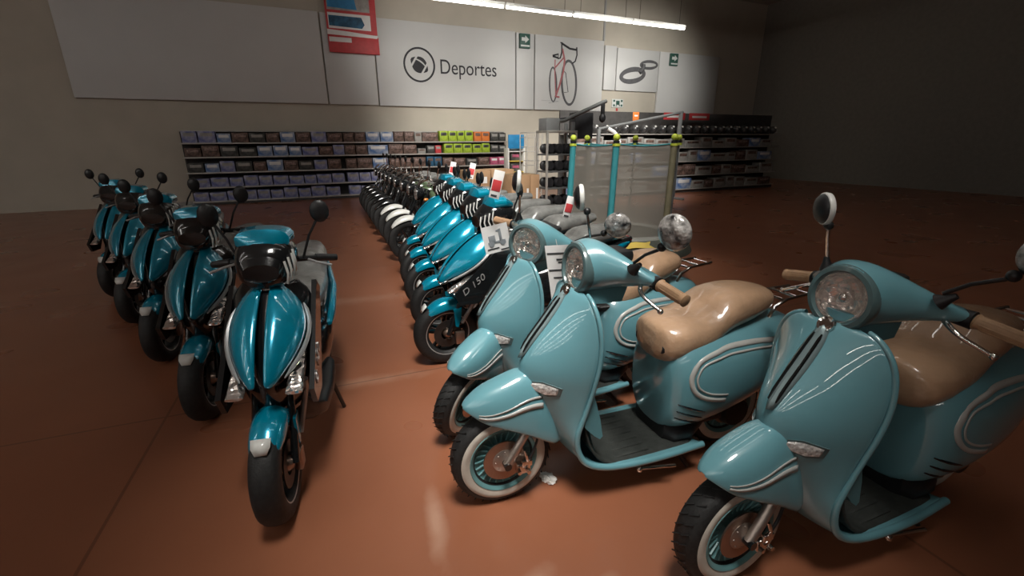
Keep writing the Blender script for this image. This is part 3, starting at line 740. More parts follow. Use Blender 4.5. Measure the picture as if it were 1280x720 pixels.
    for k in range(4):
        MB().tube([(.268+.028*k,-.10-.012*min(k,2),1.10+.012*k),(.255+.028*k,-.112-.010*min(k,2),1.045+.012*k),(.275+.03*k,-.10-.012*min(k,2),.995+.012*k)], .0055, 5).build('silver_stripe', M['white'], hc)
    MB().loft([ring_yz(x,0,z,w,h,2.6,16) for x,z,w,h in ((.335,1.15,.06,.03),(.37,1.178,.115,.052),(.46,1.185,.122,.05),(.53,1.165,.07,.025))]).build('teal_cap', M['teal'], hc)
    for s in (-1,1):
        MB().tube([(.47,s*.08,1.06),(.50,s*.14,1.055),(.53,s*.19,1.05)], .014, 8).build('handlebar', M['black'], t)
        MB().tube([(.53,s*.19,1.05),(.57,s*.285,1.035)], [.020,.017], 10).build('grip', M['black'], t)
        MB().tube([(.50,s*.16,1.05),(.455,s*.20,1.045),(.47,s*.27,1.02)], .006, 6).build('brake_lever', M['silver'], t)
        MB().tube([(.49,s*.14,1.06),(.49,s*.18,1.17),(.50,s*.22,1.24)], .006, 6).build('mirror_stem', M['black'], t)
        MB().ball((.50,s*.24,1.285),(.018,.045,.055),n=12).build('mirror_shell', M['black'], t)
    # floor, body, seat
    MB().loft([ring_yz(x,0,z,w,h,4,16) for x,z,w,h in ((.22,.40,.10,.09),(.30,.33,.15,.06),(.42,.27,.17,.05),(.62,.26,.175,.05),(.82,.30,.17,.08))]).build('floorboard', M['black'], t)
    MB().loft([ring_yz(x,0,z,w,h,2.8,20) for x,z,w,h in ((.70,.46,.12,.20),(.80,.50,.165,.20),(1.0,.56,.18,.17),(1.25,.64,.17,.13),(1.5,.74,.11,.075),(1.66,.80,.04,.03))]).build('body', M['gloss_black'], t, ang=60)
    for s in (-1,1):
        MB().loft([ring_yz(x,s*y,z,.02,h,2,10) for x,y,z,h in ((.82,.165,.58,.01),(.95,.178,.62,.06),(1.2,.17,.68,.055),(1.5,.11,.77,.03),(1.6,.07,.79,.008))]).build('tail_panel', M['teal'], t)
    MB().loft([ring_yz(x,0,z,w,h,2.3,20) for x,z,w,h in smooth_tab([(.64,.74,.05,.04),(.70,.75,.14,.08),(.85,.77,.165,.085),(1.05,.79,.16,.075),(1.15,.85,.15,.09),(1.4,.88,.13,.07),(1.58,.90,.08,.04)],3)]).build('seat', M['grey_wrap'], t, ang=70)
    mb = MB(); mb.cbox((1.0,-.09,.20),(1.40,-.03,.34),.02); mb.tube([(.95,.0,.30),(.95,-.11,.30)], .07, 16); mb.build('engine', M['dark_metal'], t)
    MB().tube([(1.0,.11,.22),(1.2,.14,.25),(1.58,.15,.34)], [.02,.04,.045], 10).build('exhaust', M['dark_metal'], t)
    MB().tube([(.78,-.14,.24),(.82,-.19,.012)], .012, 8).build('side_stand', M['dark_metal'], t)
    MB().ball((1.64,0,.80),(.035,.05,.03),n=10).build('tail_light', M['red'], t)
    return t
teal = make_teal('nearest teal sport scooter marked D 150, beside the mint scooter')
teal.location = (.875,3.10,0)
for (x, y, lb) in ((.99,3.72,'second teal sport scooter of the row, behind the one nearest the mint scooters'),
                   (1.07,4.32,'third teal sport scooter, in the middle of the five in the row'),
                   (1.15,4.90,'fourth teal sport scooter of the row, before the last teal one'),
                   (1.27,5.60,'farthest teal sport scooter, next to the white-fendered motorcycles')):
    c = copy_tree(teal); c.location = (x, y, 0); c['label'] = lb
LB = ['nearest teal sport scooter of the dim left-hand line','second teal sport scooter of the dim left-hand line','third teal sport scooter of the dim left-hand line','fourth teal sport scooter of the dim left-hand line','farthest teal sport scooter of the dim left-hand line']
for k in range(5):
    c = copy_tree(teal); c.location = (-.24-.42*k, 1.97+1.05*k, 0); c.rotation_euler = (0,0,R(80)); c['label'] = LB[k]; c['group'] = 'teal sport scooters on the dim left side'

# ------------------------------------------------------------------ standard motorcycle
def make_moto(label, fender, tank, group):
    t = thing('motorcycle', label, 'motorcycle', (0,0,0), 0, group)
    RW = .295
    for nm, cx in (('front_wheel',0),('rear_wheel',1.26)):
        c = (cx,0,RW); w = MB().lathe([(a, b*.85) for a, b in tyre_prof(RW,.105,10)], c, (0,1,0), 32, closed=True).build(nm, M['rubber'], t)
        mb = MB().lathe([(.20,-.02),(.185,-.02),(.185,.02),(.20,.02)], c, (0,1,0), 32, closed=True)
        for k in range(6):
            a = 2*PI*k/6; mb.tube([(cx,0,RW),(cx+.19*math.cos(a),0,RW+.19*math.sin(a))], .012, 5)
        mb.build('rim', M['gloss_black'], w)
    mb = MB()
    for s in (-1,1): mb.tube([(0,s*.075,.295),(.30,s*.085,.98)], .02, 8)
    mb.build('fork', M['gloss_black'], t)
    FT = smooth_tab([(-.24,.50,.47,.04),(-.18,.58,.52,.068),(-.08,.635,.56,.072),(.03,.645,.58,.07),(.13,.61,.56,.06),(.19,.56,.53,.04)], 2)
    MB().loft([[Vector((x,-w*math.cos(PI*k/10),zl+(zt-zl)*math.sin(PI*k/10))) for k in range(11)] for x,zt,zl,w in FT], closed=False).build('front_fender', fender, t, sub=1, solid=.006)
    hl = MB().loft([ring_yz(x,0,z,w,h,2,20) for x,z,w,h in ((.13,.93,.088,.088),(.16,.93,.092,.092),(.24,.94,.07,.07),(.28,.95,.03,.03))]).build('headlight', M['gloss_black'], t)
    MB().lathe([(0,.018),(.05,.012),(.08,.0),(.088,-.01)], (.128,0,.93), (-1,0,.05), 24).build('headlight_lens', M['facet'], hl)
    MB().loft([ring_yz(x,0,z,w,h,2.2,16) for x,z,w,h in ((.16,1.03,.07,.012),(.20,1.07,.085,.02),(.25,1.10,.06,.012))]).build('instrument_cluster', M['chrome'], t)
    mb = MB(); mb.tube([(.52,-.30,1.06),(.40,-.18,1.08),(.32,-.06,1.02),(.32,.06,1.02),(.40,.18,1.08),(.52,.30,1.06)], .012, 8, smooth=1); mb.build('handlebar', M['chrome'], t)
    for s in (-1,1):
        MB().tube([(.455,s*.22,1.07),(.52,s*.30,1.06)], .018, 8).build('grip', M['black'], t)
        MB().tube([(.40,s*.18,1.08),(.37,s*.22,1.09),(.43,s*.30,1.06)], .006, 6).build('lever', M['chrome'], t)
        mr = MB().tube([(.40,s*.16,1.08),(.40,s*.19,1.20),(.41,s*.23,1.27)], .006, 6).build('mirror_stem', M['chrome'], t)
        MB().ball((.41,s*.255,1.31),(.02,.065,.05),n=12).build('mirror_shell', M['black'], mr)
        MB().tube([(.25,s*.09,.86),(.23,s*.17,.86)], [.008,.008], 6).build('signal_stalk', M['black'], t)
        MB().ball((.22,s*.19,.86),(.035,.024,.024),n=10).build('turn_signal', M['amber'], t)
    MB().loft([ring_yz(x,0,z,w,h,2.5,20) for x,z,w,h in smooth_tab([(.33,.88,.05,.06),(.38,.88,.12,.10),(.50,.87,.145,.115),(.65,.84,.125,.09),(.76,.80,.08,.05)],3)]).build('fuel_tank', tank, t, ang=60)
    MB().loft([ring_yz(x,0,z,w,h,2.5,18) for x,z,w,h in smooth_tab([(.70,.80,.07,.04),(.78,.80,.12,.06),(1.0,.81,.145,.06),(1.3,.86,.135,.06),(1.48,.88,.08,.03)],2)]).build('seat', M['grey_wrap'], t, ang=70)
    MB().loft([ring_yz(x,0,z,w,h,2.5,16) for x,z,w,h in ((.80,.66,.10,.09),(1.1,.70,.11,.08),(1.45,.78,.07,.05),(1.62,.82,.03,.02))]).build('tail_body', M['gloss_black'], t)
    mb = MB(); mb.cbox((.46,-.12,.28),(.82,.12,.50),.03); mb.cbox((.42,-.07,.48),(.58,.07,.70),.02)
    for k in range(5): mb.cbox((.40,-.09,.50+.04*k),(.60,.09,.512+.04*k),.003)
    mb.build('engine', M['dark_metal'], t)
    mb = MB(); mb.tube([(.30,0,.92),(.34,0,.60),(.44,0,.30),(.80,0,.28)], .02, 8); mb.tube([(.32,0,.86),(.80,0,.74),(1.4,0,.76)], .018, 8)
    for s in (-1,1): mb.tube([(.80,s*.09,.34),(1.26,s*.09,.295)], .018, 8)
    mb.build('main_frame', M['black'], t)
    MB().tube([(.44,.13,.42),(.55,.15,.26),(.9,.16,.25),(1.45,.16,.36)], [.018,.02,.03,.045], 10).build('exhaust', M['chrome'], t)
    MB().tube([(.75,-.12,.28),(.80,-.20,.012)], .012, 6).build('side_stand', M['dark_metal'], t)
    MB().ball((1.60,0,.80),(.03,.05,.035),n=10).build('tail_light', M['red'], t)
    return t
G1 = 'black motorcycles with white front fenders'; G2 = 'black motorcycles at the far end of the row'
mw = make_moto('white-fendered motorcycle with an olive tank, next to the farthest teal scooter', M['white'], M['olive'], G1)
mw.location = (1.34,6.35,0)
for x, y, lb in ((1.38,7.0,'white-fendered olive-tank motorcycle in the middle of the three white-fendered ones'),(1.41,7.65,'white-fendered olive-tank motorcycle farthest from the teal scooters')):
    c = copy_tree(mw); c.location = (x,y,0); c['label'] = lb
mk = make_moto('black motorcycle nearest the white-fendered ones', M['gloss_black'], M['gloss_black'], G2)
mk.location = (1.44,8.35,0)
for i in range(1,6):
    c = copy_tree(mk); c.location = (1.44+.035*i, 8.35+.66*i, 0)
    c['label'] = ['','second black motorcycle beyond the white-fendered ones','third black motorcycle beyond the white-fendered ones','fourth black motorcycle beyond the white-fendered ones','black motorcycle last but one before the toy shelves','black motorcycle at the far end, closest to the toy shelves'][i]
# red and white price cards on mirrors
def mirror_card(label, x, y, z, s=1):
    t = thing('price_card', label, 'price card', (x,y,z), R(-20), 'red and white price cards on mirrors')
    T = Matrix.Rotation(R(14), 4, 'Y')
    MB(T).cbox((-.032*s,-.002,-.10*s),(.032*s,.002,.07*s),.0015).build('card', M['paper'], t)
    MB(T).cbox((-.027*s,-.004,-.055*s),(.027*s,-.0021,.012*s),.0008).build('red_field', M['redp'], t)
    MB(T).box((-.022*s,-.004,-.09*s),(.015*s,-.0021,-.078*s)).build('printed_line', M['ink'], t, smooth=False)
mirror_card('red and white price card on the raised mirror of the turned mint scooter', 1.0,2.36,1.39,.9)
mirror_card('red and white price card on a mirror beside the trampoline post', 1.145,1.845,1.315,.6)
mirror_card('red and white price card in the far row, left of its twin', 2.22,7.0,1.22,1.3)
mirror_card('red and white price card in the far row, right of its twin', 2.32,6.4,1.22,1.3)

# crumpled litter on the floor
mb = MB()
lr = random.Random(3)
b = bmesh.new(); bmesh.ops.create_icosphere(b, subdivisions=3, radius=1); b.verts.index_update()
vs = []
for v in b.verts:
    k = 1 + lr.uniform(-.28,.28); vs.append((v.co.x*.028*k*(1.2 if v.co.x > 0 else .9), v.co.y*.042*k, max(0, .012 + v.co.z*.016*k)))
mb.add(vs, [[v.index for v in f.verts] for f in b.faces]); b.free()
lt = mb.build('crumpled_wrapper', M['litter'], smooth=False); lt.location = (.935,1.63,0); lt.rotation_euler = (0,0,.4)
tag(lt, 'crumpled white plastic scrap on the floor behind the whitewall wheel', 'litter')

# ------------------------------------------------------------------ trampoline
tc_ = Vector((3.46,4.43,0))
tr = thing('trampoline', 'small netted trampoline with teal padded posts and lime ball caps', 'trampoline', tc_)
hexv = [Vector((-.61,.17,0)),Vector((-.47,-.43,0)),Vector((.14,-.60,0)),Vector((.61,-.17,0)),Vector((.47,.43,0)),Vector((-.14,.60,0))]
ZM = .54
mb = MB(); N = 48
mb.lathe([(.62+.025*math.cos(2*PI*k/8), ZM+.025*math.sin(2*PI*k/8)) for k in range(8)], (0,0,0), (0,0,1), N, closed=True); mb.build('ring_frame', M['gym'], tr)
mb = MB(); mb.lathe([(.46,ZM+.030),(.52,ZM+.050),(.64,ZM+.050),(.67,ZM+.01)], (0,0,0), (0,0,1), N); mb.build('spring_pad', M['pad'], tr)
jm = MB().lathe([(0,ZM+.012),(.30,ZM+.014),(.50,ZM+.022)], (0,0,0), (0,0,1), N).build('jump_mat', M['tmat'], tr)
sk = MB().lathe([(.66,ZM+.035),(.72,ZM+.01),(.80,ZM-.06),(.84,ZM-.15)], (0,0,0), (0,0,1), N).build('skirt', M['tmat'], tr)
def sk_pt(u, v, off):     # u metres round the skirt, v share down its slope
    phi = R(-112) + u/.76; r = .67+.14*v; z = ZM+.032-.085*v
    return Vector(((r+off*.5)*math.cos(phi), (r+off*.5)*math.sin(phi), z+off))
out_ = [(-.13,.22),(-.02,.12),(.10,.2),(.17,.12),(.13,.45),(.18,.80),(.08,.72),(-.02,.66),(-.13,.78)]
mb = MB(); n_ = len(out_)
mb.add([sk_pt(u,v,.010) for u,v in out_]+[sk_pt(u,v,.016) for u,v in out_], [tuple(range(n_))[::-1], tuple(range(n_,2*n_))]+[(i,(i+1)%n_,(i+1)%n_+n_,i+n_) for i in range(n_)])
mb.build('yellow_arrow', M['yellow'], sk)
for i, h in enumerate(hexv):
    b0 = h*1.02; top = h*1.0 + Vector((.03,.0,1.62))
    po = MB().tube([b0+Vector((0,0,.012)), b0+Vector((0,0,ZM))], .02, 10).build('leg', M['gym'], tr)
    MB().tube([b0+Vector((0,0,ZM)), b0.lerp(top,.5)+Vector((0,0,.18)), top+Vector((0,0,-.06))], .034 if i < 3 else .014, 14).build('padded_post', M['khaki'] if i == 2 else M['foam'] if i < 2 else M['gym'], tr)
    MB().tube([top+Vector((0,0,-.07)), top+Vector((0,0,-.045))], .040, 14).build('post_collar', M['ballg'], tr)
    MB().tube([top+Vector((0,0,-.05)), top+Vector((0,0,-.015))], .033, 14).build('post_clip', M['black'], tr)
    MB().ball(top+Vector((0,0,.015)), .036, n=14).build('ball_cap', M['ballg'], tr)
mb = MB(); rr = []
hv = [h*.97 for h in hexv]
for k in range(7):
    z = ZM+.03 + (1.54-ZM)*k/6
    ring = []
    for i in range(6):
        a, b_ = hv[i], hv[(i+1)%6]
        for q in range(4):
            u = q/4; p = a.lerp(b_, u)*(1-.03*math.sin(PI*u)*math.sin(PI*k/6)); ring.append(Vector((p.x+.03*k/6, p.y, z - .02*math.sin(PI*u)*(k/6))))
    rr.append(ring)
nt_ = mb.loft(rr, True, False, False).build('safety_net', M['net'], tr)
top = rr[-1] + [rr[-1][0]]
MB().tube(top, .008, 6).build('net_hem', M['foam'], tr)

# ------------------------------------------------------------------ toy shelves along the back wall
SX0, SX1 = -2.6, 6.7
su = thing('shelving_unit', 'long grey shelving unit of toys below the Deportes panel', 'shelves', ((SX0+SX1)/2,15.1,0))
LV = [.10,.47,.86,1.26,1.62]
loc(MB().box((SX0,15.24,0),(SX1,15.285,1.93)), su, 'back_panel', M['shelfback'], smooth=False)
for z in LV: loc(MB().cbox((SX0,14.85,z-.035),(SX1,15.24,z),.006), su, 'shelf_board', M['shelf'])
loc(MB().cbox((SX0,15.14,1.90),(SX1,15.285,1.935),.006), su, 'top_rail', M['shelf'])
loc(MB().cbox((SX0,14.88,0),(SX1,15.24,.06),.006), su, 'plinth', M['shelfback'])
k = 0
for x in [SX0+1.163*i for i in range(9)]: loc(MB().box((x-.015,15.20,.06),(x+.015,15.24,1.90)), su, 'upright', M['shelfback'], smooth=False)
def px2x(p): return 1.49 + (p-440)*.0267
KIND = {'brown':('toy_box','brownbox','brown printed toy box','box'),'blue':('toy_box','bluebox','blue and white toy box','box'),
        'violet':('toy_box','purplebox','violet and white toy box','box'),'white':('toy_box','whitebox','greyish white toy box','box'),
        'lime':('game_box','lime','lime green game box','box'),'orange':('game_box','orange','orange game box','box'),'black':('toy_box','blackbox','black toy box','box'),
        'pink':('doll_box','pinkbox','pink doll box','box'),'teal':('toy_box','tealbox','dark blue toy box','box'),'red':('toy_box','redp','red toy box','box')}
ROWS = [
 (1,'lowest',[(438,451,'violet',.26),(452,463,'violet',.24),(464,474,'violet',.26),(475,500,'brown',.22)]),
 (2,'second',[(438,450,'violet',.27),(451,463,'violet',.26),(464,476,'violet',.27),(477,500,'brown',.24)]),
 (3,'middle',[(438,449,'brown',.29),(450,466,'brown',.30),(467,484,'blue',.29),(486,498,'brown',.27),(499,512,'brown',.28),(513,528,'brown',.29),(530,538,'teal',.30),(539,548,'teal',.29),(550,562,'brown',.26),(564,578,'brown',.24),(580,594,'black',.22),(596,610,'brown',.25),(612,622,'pink',.24),(623,633,'pink',.25)]),
 (4,'fourth',[(438,449,'brown',.28),(450,462,'brown',.27),(463,485,'blue',.27),(486,502,'brown',.29),(503,518,'brown',.27),(520,529,'white',.15),(531,540,'black',.24),(541,548,'red',.24),(552,563,'lime',.29),(564,575,'lime',.29),(576,587,'lime',.28),(589,600,'lime',.27),(601,611,'lime',.29),(613,623,'black',.25),(624,633,'black',.23)]),
 (5,'top',[(438,449,'brown',.26),(450,461,'brown',.27),(462,477,'blue',.28),(478,492,'blue',.28),(493,504,'brown',.30),(505,516,'brown',.30),(517,525,'white',.29),(526,545,'brown',.27),(547,557,'lime',.32),(558,568,'lime',.32),(569,578,'lime',.32),(579,589,'lime',.33),(591,600,'orange',.30),(601,611,'orange',.30),(613,623,'black',.27),(624,633,'black',.26)])]
proto = {}
def put_box(kind, x0, x1, z, h, label, grp, y=14.90, dp=.28):
    nm, mt, ds, cat = KIND[kind]
    w = x1-x0
    o = MB().cbox((-w/2,0,0),(w/2,dp,h),.008).build(nm, M[mt]); o.location = ((x0+x1)/2, y, z)
    # printed front label band
    b_ = MB().cbox((-w*.36,-.004,h*.55),(w*.36,.0,h*.85),.002).build('front_print', M[{'brown':'pinkish','blue':'paper','violet':'whitebox','white':'brownbox','lime':'blackbox','orange':'brownbox','black':'whitebox','pink':'paper','teal':'brownbox','red':'whitebox'}[kind]], o)
    return tag(o, label, cat, grp)
cnt = {}
for lv, nm, items in ROWS:
    left = []
    x = SX0+.06; n = 0
    while x < px2x(438)-.25:
        w = .30 + .13*rnd.random(); kd = rnd.choice(['brown','blue','black','violet','brown']) if lv > 2 else 'violet'
        left.append((x, min(x+w, px2x(438)-.02), kd, .22+.07*rnd.random())); x += w+.03
    al = [(a,b,k_,h) for a,b,k_,h in left] + [(px2x(a),px2x(b),k_,h) for a,b,k_,h in items]
    cn = {}
    for a, b, kd, h in al:
        cn[kd] = cn.get(kd,0)+1
        ds = KIND[kd][2]
        put_box(kd, a, b, LV[lv-1], h, f'{ds}, {ORD[min(15,cn[kd]-1)]} of its colour from left on the {nm} shelf', f'toy boxes on the {nm} shelf')

# ------------------------------------------------------------------ cardboard cartons
def carton(lo, hi, label):
    o = MB().cbox((lo[0]-lo[0],0,0),(hi[0]-lo[0],hi[1]-lo[1],hi[2]-lo[2]),.006).build('cardboard_carton', M['card'], loc=None)
    o.location = lo
    w, d, h = (hi[i]-lo[i] for i in range(3))
    MB().box((w*.42,.0,h),(w*.58,d,h+.002)).build('packing_tape', M['cardtop'], o, smooth=False)
    MB().box((w*.62,-.002,h*.5),(w*.85,0,h*.75)).build('shipping_label', M['paper'], o, smooth=False)
    return tag(o, label, 'carton', 'cardboard cartons behind the row')
carton((3.16,9.0,0),(3.66,9.5,.52), 'lower left cardboard carton behind the far motorcycles')
carton((3.16,9.0,.525),(3.66,9.5,1.045), 'upper left cardboard carton behind the far motorcycles')
carton((3.69,9.0,0),(4.20,9.5,.52), 'lower right cardboard carton behind the far motorcycles')
carton((3.69,9.0,.525),(4.20,9.5,1.05), 'upper right cardboard carton behind the far motorcycles')
for i in range(3):
    carton((3.66+.20*i,7.95,0),(3.845+.20*i,8.45,1.0), ['tall narrow cardboard carton, leftmost of the three upright ones','tall narrow cardboard carton in the middle of the three upright ones','tall narrow cardboard carton, nearest the gym rack of the three'][i])

carton((3.05,5.6,0),(3.65,6.1,.60), 'low wide cardboard carton just behind the covered teal scooter seats')
o = MB().cbox((-.28,-.2,0),(.28,.2,.72),.03).build('plastic_crate', M['gymdark']); o.location = (3.05,6.75,0)
mb = MB()
for z in (.18,.36,.54): mb.cbox((-.29,-.21,z),(.29,.21,z+.03),.006)
mb.build('rib', M['black'], o); tag(o, 'tall black plastic crate behind the row, beside the low carton', 'crate')

# ------------------------------------------------------------------ blue display stand and basket tower
t = thing('display_stand', 'white display stand with a blue header card left of the gym rack', 'display', (6.17,13.2,0))
MB().cbox((-.26,-.15,1.40),(.26,-.11,1.80),.008).build('header_card', M['bluep'], t)
MB().cbox((-.26,-.18,0),(.26,.18,.08),.01).build('base', M['white'], t)
for s in (-1,1): MB().cbox((s*.26-.02,-.16,.08),(s*.26+.02,.16,1.42),.005).build('side_panel', M['white'], t)
for z in (.36,.70,1.02,1.30): MB().cbox((-.24,-.16,z),(.24,.16,z+.03),.004).build('shelf_board', M['yellow'] if z in (.70,1.02) else M['white'], t)
MB().box((-.24,.14,.08),(.24,.16,1.40)).build('back_panel', M['white'], t, smooth=False)
for i, z in enumerate((.39,.73,1.05)):
    o = MB().cbox((-.15,-.08,0),(.17,.10,.24),.01).build('boxed_ball', M['blackbox']); o.location = (6.17,13.2,z)
    MB().cbox((-.10,-.086,.10),(.12,-.080,.18),.002).build('front_print', M['pinkbox'], o)
    tag(o, ['dark box on the bottom tier of the blue-topped display','dark box on the middle tier of the blue-topped display','dark box on the upper tier of the blue-topped display'][i], 'box', 'dark boxes on the display stand')
t = thing('wire_basket_tower', 'tall white wire basket tower between blue display and gym rack', 'display', (5.72,11.2,0))
for sx in (-1,1):
    for sy in (-1,1): MB().tube([(sx*.22,sy*.2,0.012),(sx*.22,sy*.2,1.78)], .015, 6).build('post', M['shelf'], t)
for z in (.3,.65,1.0,1.35,1.7):
    mb = MB()
    for dz in (0,.12): mb.tube([(-.22,-.2,z+dz),(.22,-.2,z+dz),(.22,.2,z+dz),(-.22,.2,z+dz),(-.22,-.2,z+dz)], .008, 5)
    for q in range(6): mb.tube([(-.22+.088*q,-.2,z+.12),(-.22+.088*q,-.2,z),(-.22+.088*q,.2,z),(-.22+.088*q,.2,z+.12)], .004, 4)
    mb.build('basket', M['shelf'], t)

# ------------------------------------------------------------------ gym corner
t = thing('dumbbell_rack', 'grey upright rack of black dumbbells left of the teal trampoline posts', 'rack', (4.75,8.2,0))
for sx in (-1,1):
    for sy in (-1,1): MB().cbox((sx*.32-.02,sy*.2-.02,0),(sx*.32+.02,sy*.2+.02,1.78),.004).build('upright', M['shelf'], t)
TZ = [.35,.70,1.02,1.34]
for z in TZ: MB().cbox((-.33,-.2,z),(.33,.2,z+.03),.004).build('tier', M['gym'], t)
MB().cbox((-.34,-.22,1.76),(.34,.22,1.80),.005).build('top_frame', M['shelf'], t)
MB().cbox((-.34,-.20,1.80),(-.06,.12,2.02),.008).build('grey_box', M['gymbox'], t)
db = None; q = 0
for zi, z in enumerate(TZ):
    for xi in range(3):
        lb = f'black dumbbell on the {["lowest","second","third","top"][zi]} tier of the grey rack, {["left","middle","right"][xi]} of three'
        if db is None:
            db = thing('dumbbell', lb, 'dumbbell', (0,0,0), 0, 'dumbbells on the grey rack')
            for s in (-1,1): MB().lathe([(0,s*.16),(.07,s*.16),(.095,s*.13),(.095,s*.07),(.07,s*.05),(0,s*.05)], (0,0,.095), (0,1,0), 18).build('weight_head', M['gymdark'], db)
            MB().tube([(0,-.06,.095),(0,.06,.095)], .018, 8).build('handle', M['chrome'], db); c = db
        else: c = copy_tree(db); c['label'] = lb
        c.location = (4.75-.21+.21*xi, 8.2, z+.03)
t = thing('cable_gym_machine', 'dark multi gym with a long diagonal lever arm above the trampoline', 'gym machine', (5.92,9.3,0))
for x, y in ((-.28,-.25),(-.12,.3),(.55,.3)): MB().cbox((x-.035,y-.035,0),(x+.035,y+.035,2.0),.006).build('upright', M['gym'], t)
MB().cbox((-.35,-.35,0),(.65,.40,.08),.01).build('base_frame', M['gym'], t)
MB().tube([(-.73,-.3,2.01),(-.55,-.3,2.02),(.46,-.3,2.42),(.53,-.3,2.44)], .042, 10).build('lever_arm', M['gym'], t)
MB().tube([(-.86,-.3,1.84),(-.78,-.3,1.98),(-.62,-.3,2.06),(-.30,-.3,2.08)], .025, 8, smooth=1).build('pull_handle', M['gymdark'], t)
mb = MB(); mb.cbox((.41,-.33,2.10),(.49,-.27,2.42),.01); mb.ball((.45,-.30,2.09),(.08,.06,.10),n=12); mb.build('pulley', M['gymdark'], t)
MB().cbox((-.05,.0,1.65),(.42,.3,2.22),.02).build('weight_housing', M['gymdark'], t)
mb = MB()
for k in range(10): mb.cbox((-.02,.05,.35+.07*k),(.40,.28,.41+.07*k),.006)
mb.build('weight_stack', M['gymdark'], t)
MB().cbox((-.1,-.35,.45),(.5,-.05,.55),.03).build('bench_pad', M['gymdark'], t)
MB().cbox((.12,-.2,.08),(.2,-.12,.46),.006).build('bench_post', M['gym'], t)
t = thing('pull_up_frame', 'grey pull up frame with a long top bar above the net', 'gym machine', (8.30,10.2,0))
MB().tube([(-1.18,0,1.89),(1.57,0,2.34)], .035, 8).build('top_bar', M['gym'], t)
MB().cbox((-1.21,-.04,0),(-1.13,.04,1.90),.006).build('upright', M['gym'], t); MB().cbox((1.46,-.04,0),(1.54,.04,2.32),.006).build('upright', M['gym'], t)
for x in (-1.17,1.5): MB().cbox((x-.05,-.4,0),(x+.05,.4,.06),.006).build('foot', M['gym'], t)
MB().tube([(-.9,-.02,1.90),(-.72,-.1,1.80),(-.62,-.15,1.55)], .05, 8, smooth=1).build('arm_lever', M['white'], t)

# gondola behind the trampoline
GX0, GX1 = 6.9, 15.5
g = thing('gondola_shelf', 'long dark store shelf seen through and above the trampoline net', 'shelves', ((GX0+GX1)/2,11.6,0))
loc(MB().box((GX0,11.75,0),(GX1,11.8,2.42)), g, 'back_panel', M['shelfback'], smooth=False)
GL = [.12,.55,.98,1.40,1.80]
for z in GL: loc(MB().cbox((GX0,11.3,z-.03),(GX1,11.75,z),.005), g, 'shelf_board', M['shelf'])
loc(MB().cbox((GX0,11.35,0),(GX1,11.75,.08),.005), g, 'plinth', M['shelfback'])
hp = None
for i in range(24):
    lb = f'black cycling helmet, {["first","second","third","fourth"][i%4]} in the {["leftmost","second","third","fourth","fifth","rightmost"][i//4]} cluster along the top shelf'
    if hp is None:
        hp = thing('cycling_helmet', lb, 'helmet', (0,0,0), 0, 'dark helmets on the top of the store shelf')
        MB().ball((0,.12,.13),(.12,.15,.13),n=14).build('shell', M['helmet'], hp); MB().ball((0,.02,.20),(.04,.05,.035),n=8).build('pale_badge', M['white'], hp); c = hp
    else: c = copy_tree(hp); c['label'] = lb
    c.location = (GX0+.25+.35*i, 11.32, GL[4])
for li, z in enumerate(GL[:4]):
    x = GX0+.1; cn = {}
    while x < GX1-.6:
        w = .35+.35*rnd.random(); h = .20+.14*rnd.random(); kd = rnd.choice(['white','white','brown','blue','white'])
        cn[kd] = cn.get(kd,0)+1
        if cn[kd] <= 16:
            put_box(kd, x, x+w, z, h, f'{KIND[kd][2]} behind the net, {ORD[cn[kd]-1]} of its colour on the {["lowest","second","third","fourth"][li]} tier'.replace('toy box','goods box'), 'goods boxes on the shelf behind the net', y=11.36, dp=.33)
        x += w+.04
o = MB().cbox((-.11,0,0),(.11,.01,.26),.004).build('shelf_sign', M['orange']); o.location = (9.15,11.28,2.13)
MB().cbox((-.06,-.004,.14),(.06,0,.18),.001).build('printed_bar', M['paper'], o); tag(o, 'small orange sign standing over the helmet shelf', 'sign')
for x, lb in ((10.6,'pale red sign over the helmet shelf, left of two'),(11.6,'pale red sign over the helmet shelf, right of two')):
    o = MB().cbox((-.42,0,0),(.42,.012,.20),.004).build('shelf_banner', M['redp']); o.location = (x,11.28,2.20); tag(o, lb, 'sign', 'red signs over the helmet shelf')
    MB().cbox((-.3,-.004,.06),(.3,0,.12),.001).build('printed_bar', M['paper'], o)
    
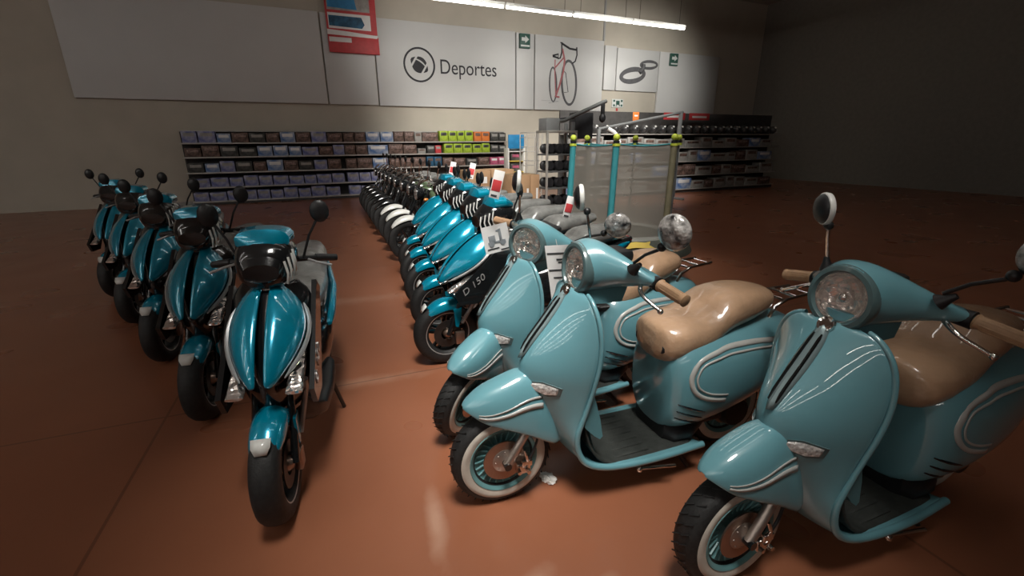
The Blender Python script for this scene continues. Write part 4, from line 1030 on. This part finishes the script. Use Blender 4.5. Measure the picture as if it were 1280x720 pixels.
# ------------------------------------------------------------------ camera
P = (572.2747, R(17.72610394), R(-.35090804), R(24.6727268))
f, th, ro, ph = P
fw = Vector((math.sin(ph)*math.cos(th), math.cos(ph)*math.cos(th), -math.sin(th)))
rt = Vector((math.cos(ph), -math.sin(ph), 0)); up = rt.cross(fw)
rt2 = math.cos(ro)*rt + math.sin(ro)*up; up2 = -math.sin(ro)*rt + math.cos(ro)*up
cd = bpy.data.cameras.new('camera'); cam = bpy.data.objects.new('camera', cd); COL.objects.link(cam)
cd.sensor_width = 36; cd.lens = 36*f/1280; cd.clip_start = .05; cd.clip_end = 100
mw_ = Matrix((rt2, up2, -fw)).transposed().to_4x4(); mw_.translation = Vector((0,0,1.6)); cam.matrix_world = mw_
sc.camera = cam

# ------------------------------------------------------------------ light
def spot(x, y, z, tx, ty, tz, power, ang, blend=.5, size=.9, col=(1,.97,.91)):  # added unseen spots that brighten the middle and leave the sides dim
    l = bpy.data.lights.new('added_spot', 'SPOT'); l.energy = power; l.spot_size = R(ang); l.spot_blend = blend; l.shadow_soft_size = size; l.color = col
    o = bpy.data.objects.new('added_spot', l); COL.objects.link(o); o.location = (x,y,z)
    o.rotation_euler = (Vector((tx,ty,tz))-Vector((x,y,z))).to_track_quat('-Z','Y').to_euler()
SP = [ # target, power, angle
 ((.25,.15,5.6),(.85,1.75,.3),1900,25),
 ((.6,.6,5.6),(1.5,3.3,.5),1800,28),
 ((.8,1.2,5.6),(2.0,5.4,.6),2100,32),
 ((1.4,3.0,5.6),(3.0,8.5,.6),2750,36),
 ((2.5,6.5,5.6),(5.0,13.0,.8),3000,46),
 ((4.2,8.5,4.5),(4.9,15.3,4.0),950,48),
 ((8.5,8.5,4.5),(9.2,15.3,4.0),1000,56),
 ((10.5,9.0,4.5),(12.4,15.3,3.6),1400,48),
 ((6.5,6.5,5.6),(8.4,11.5,1.2),4000,42),
 ((2.5,2.5,5.6),(3.5,4.6,.6),900,30),
]
for (a, b_, pw, an) in SP: spot(*a, *b_, pw, an)
w = bpy.data.worlds.new('store_air'); sc.world = w; w.use_nodes = True
w.node_tree.nodes['Background'].inputs[0].default_value = (.9,.93,1,1); w.node_tree.nodes['Background'].inputs[1].default_value = .012
sc.view_settings.view_transform = 'Standard'; sc.view_settings.look = 'None'; sc.view_settings.gamma = 1; sc.view_settings.exposure = -0.12
sc.view_settings.use_curve_mapping = False
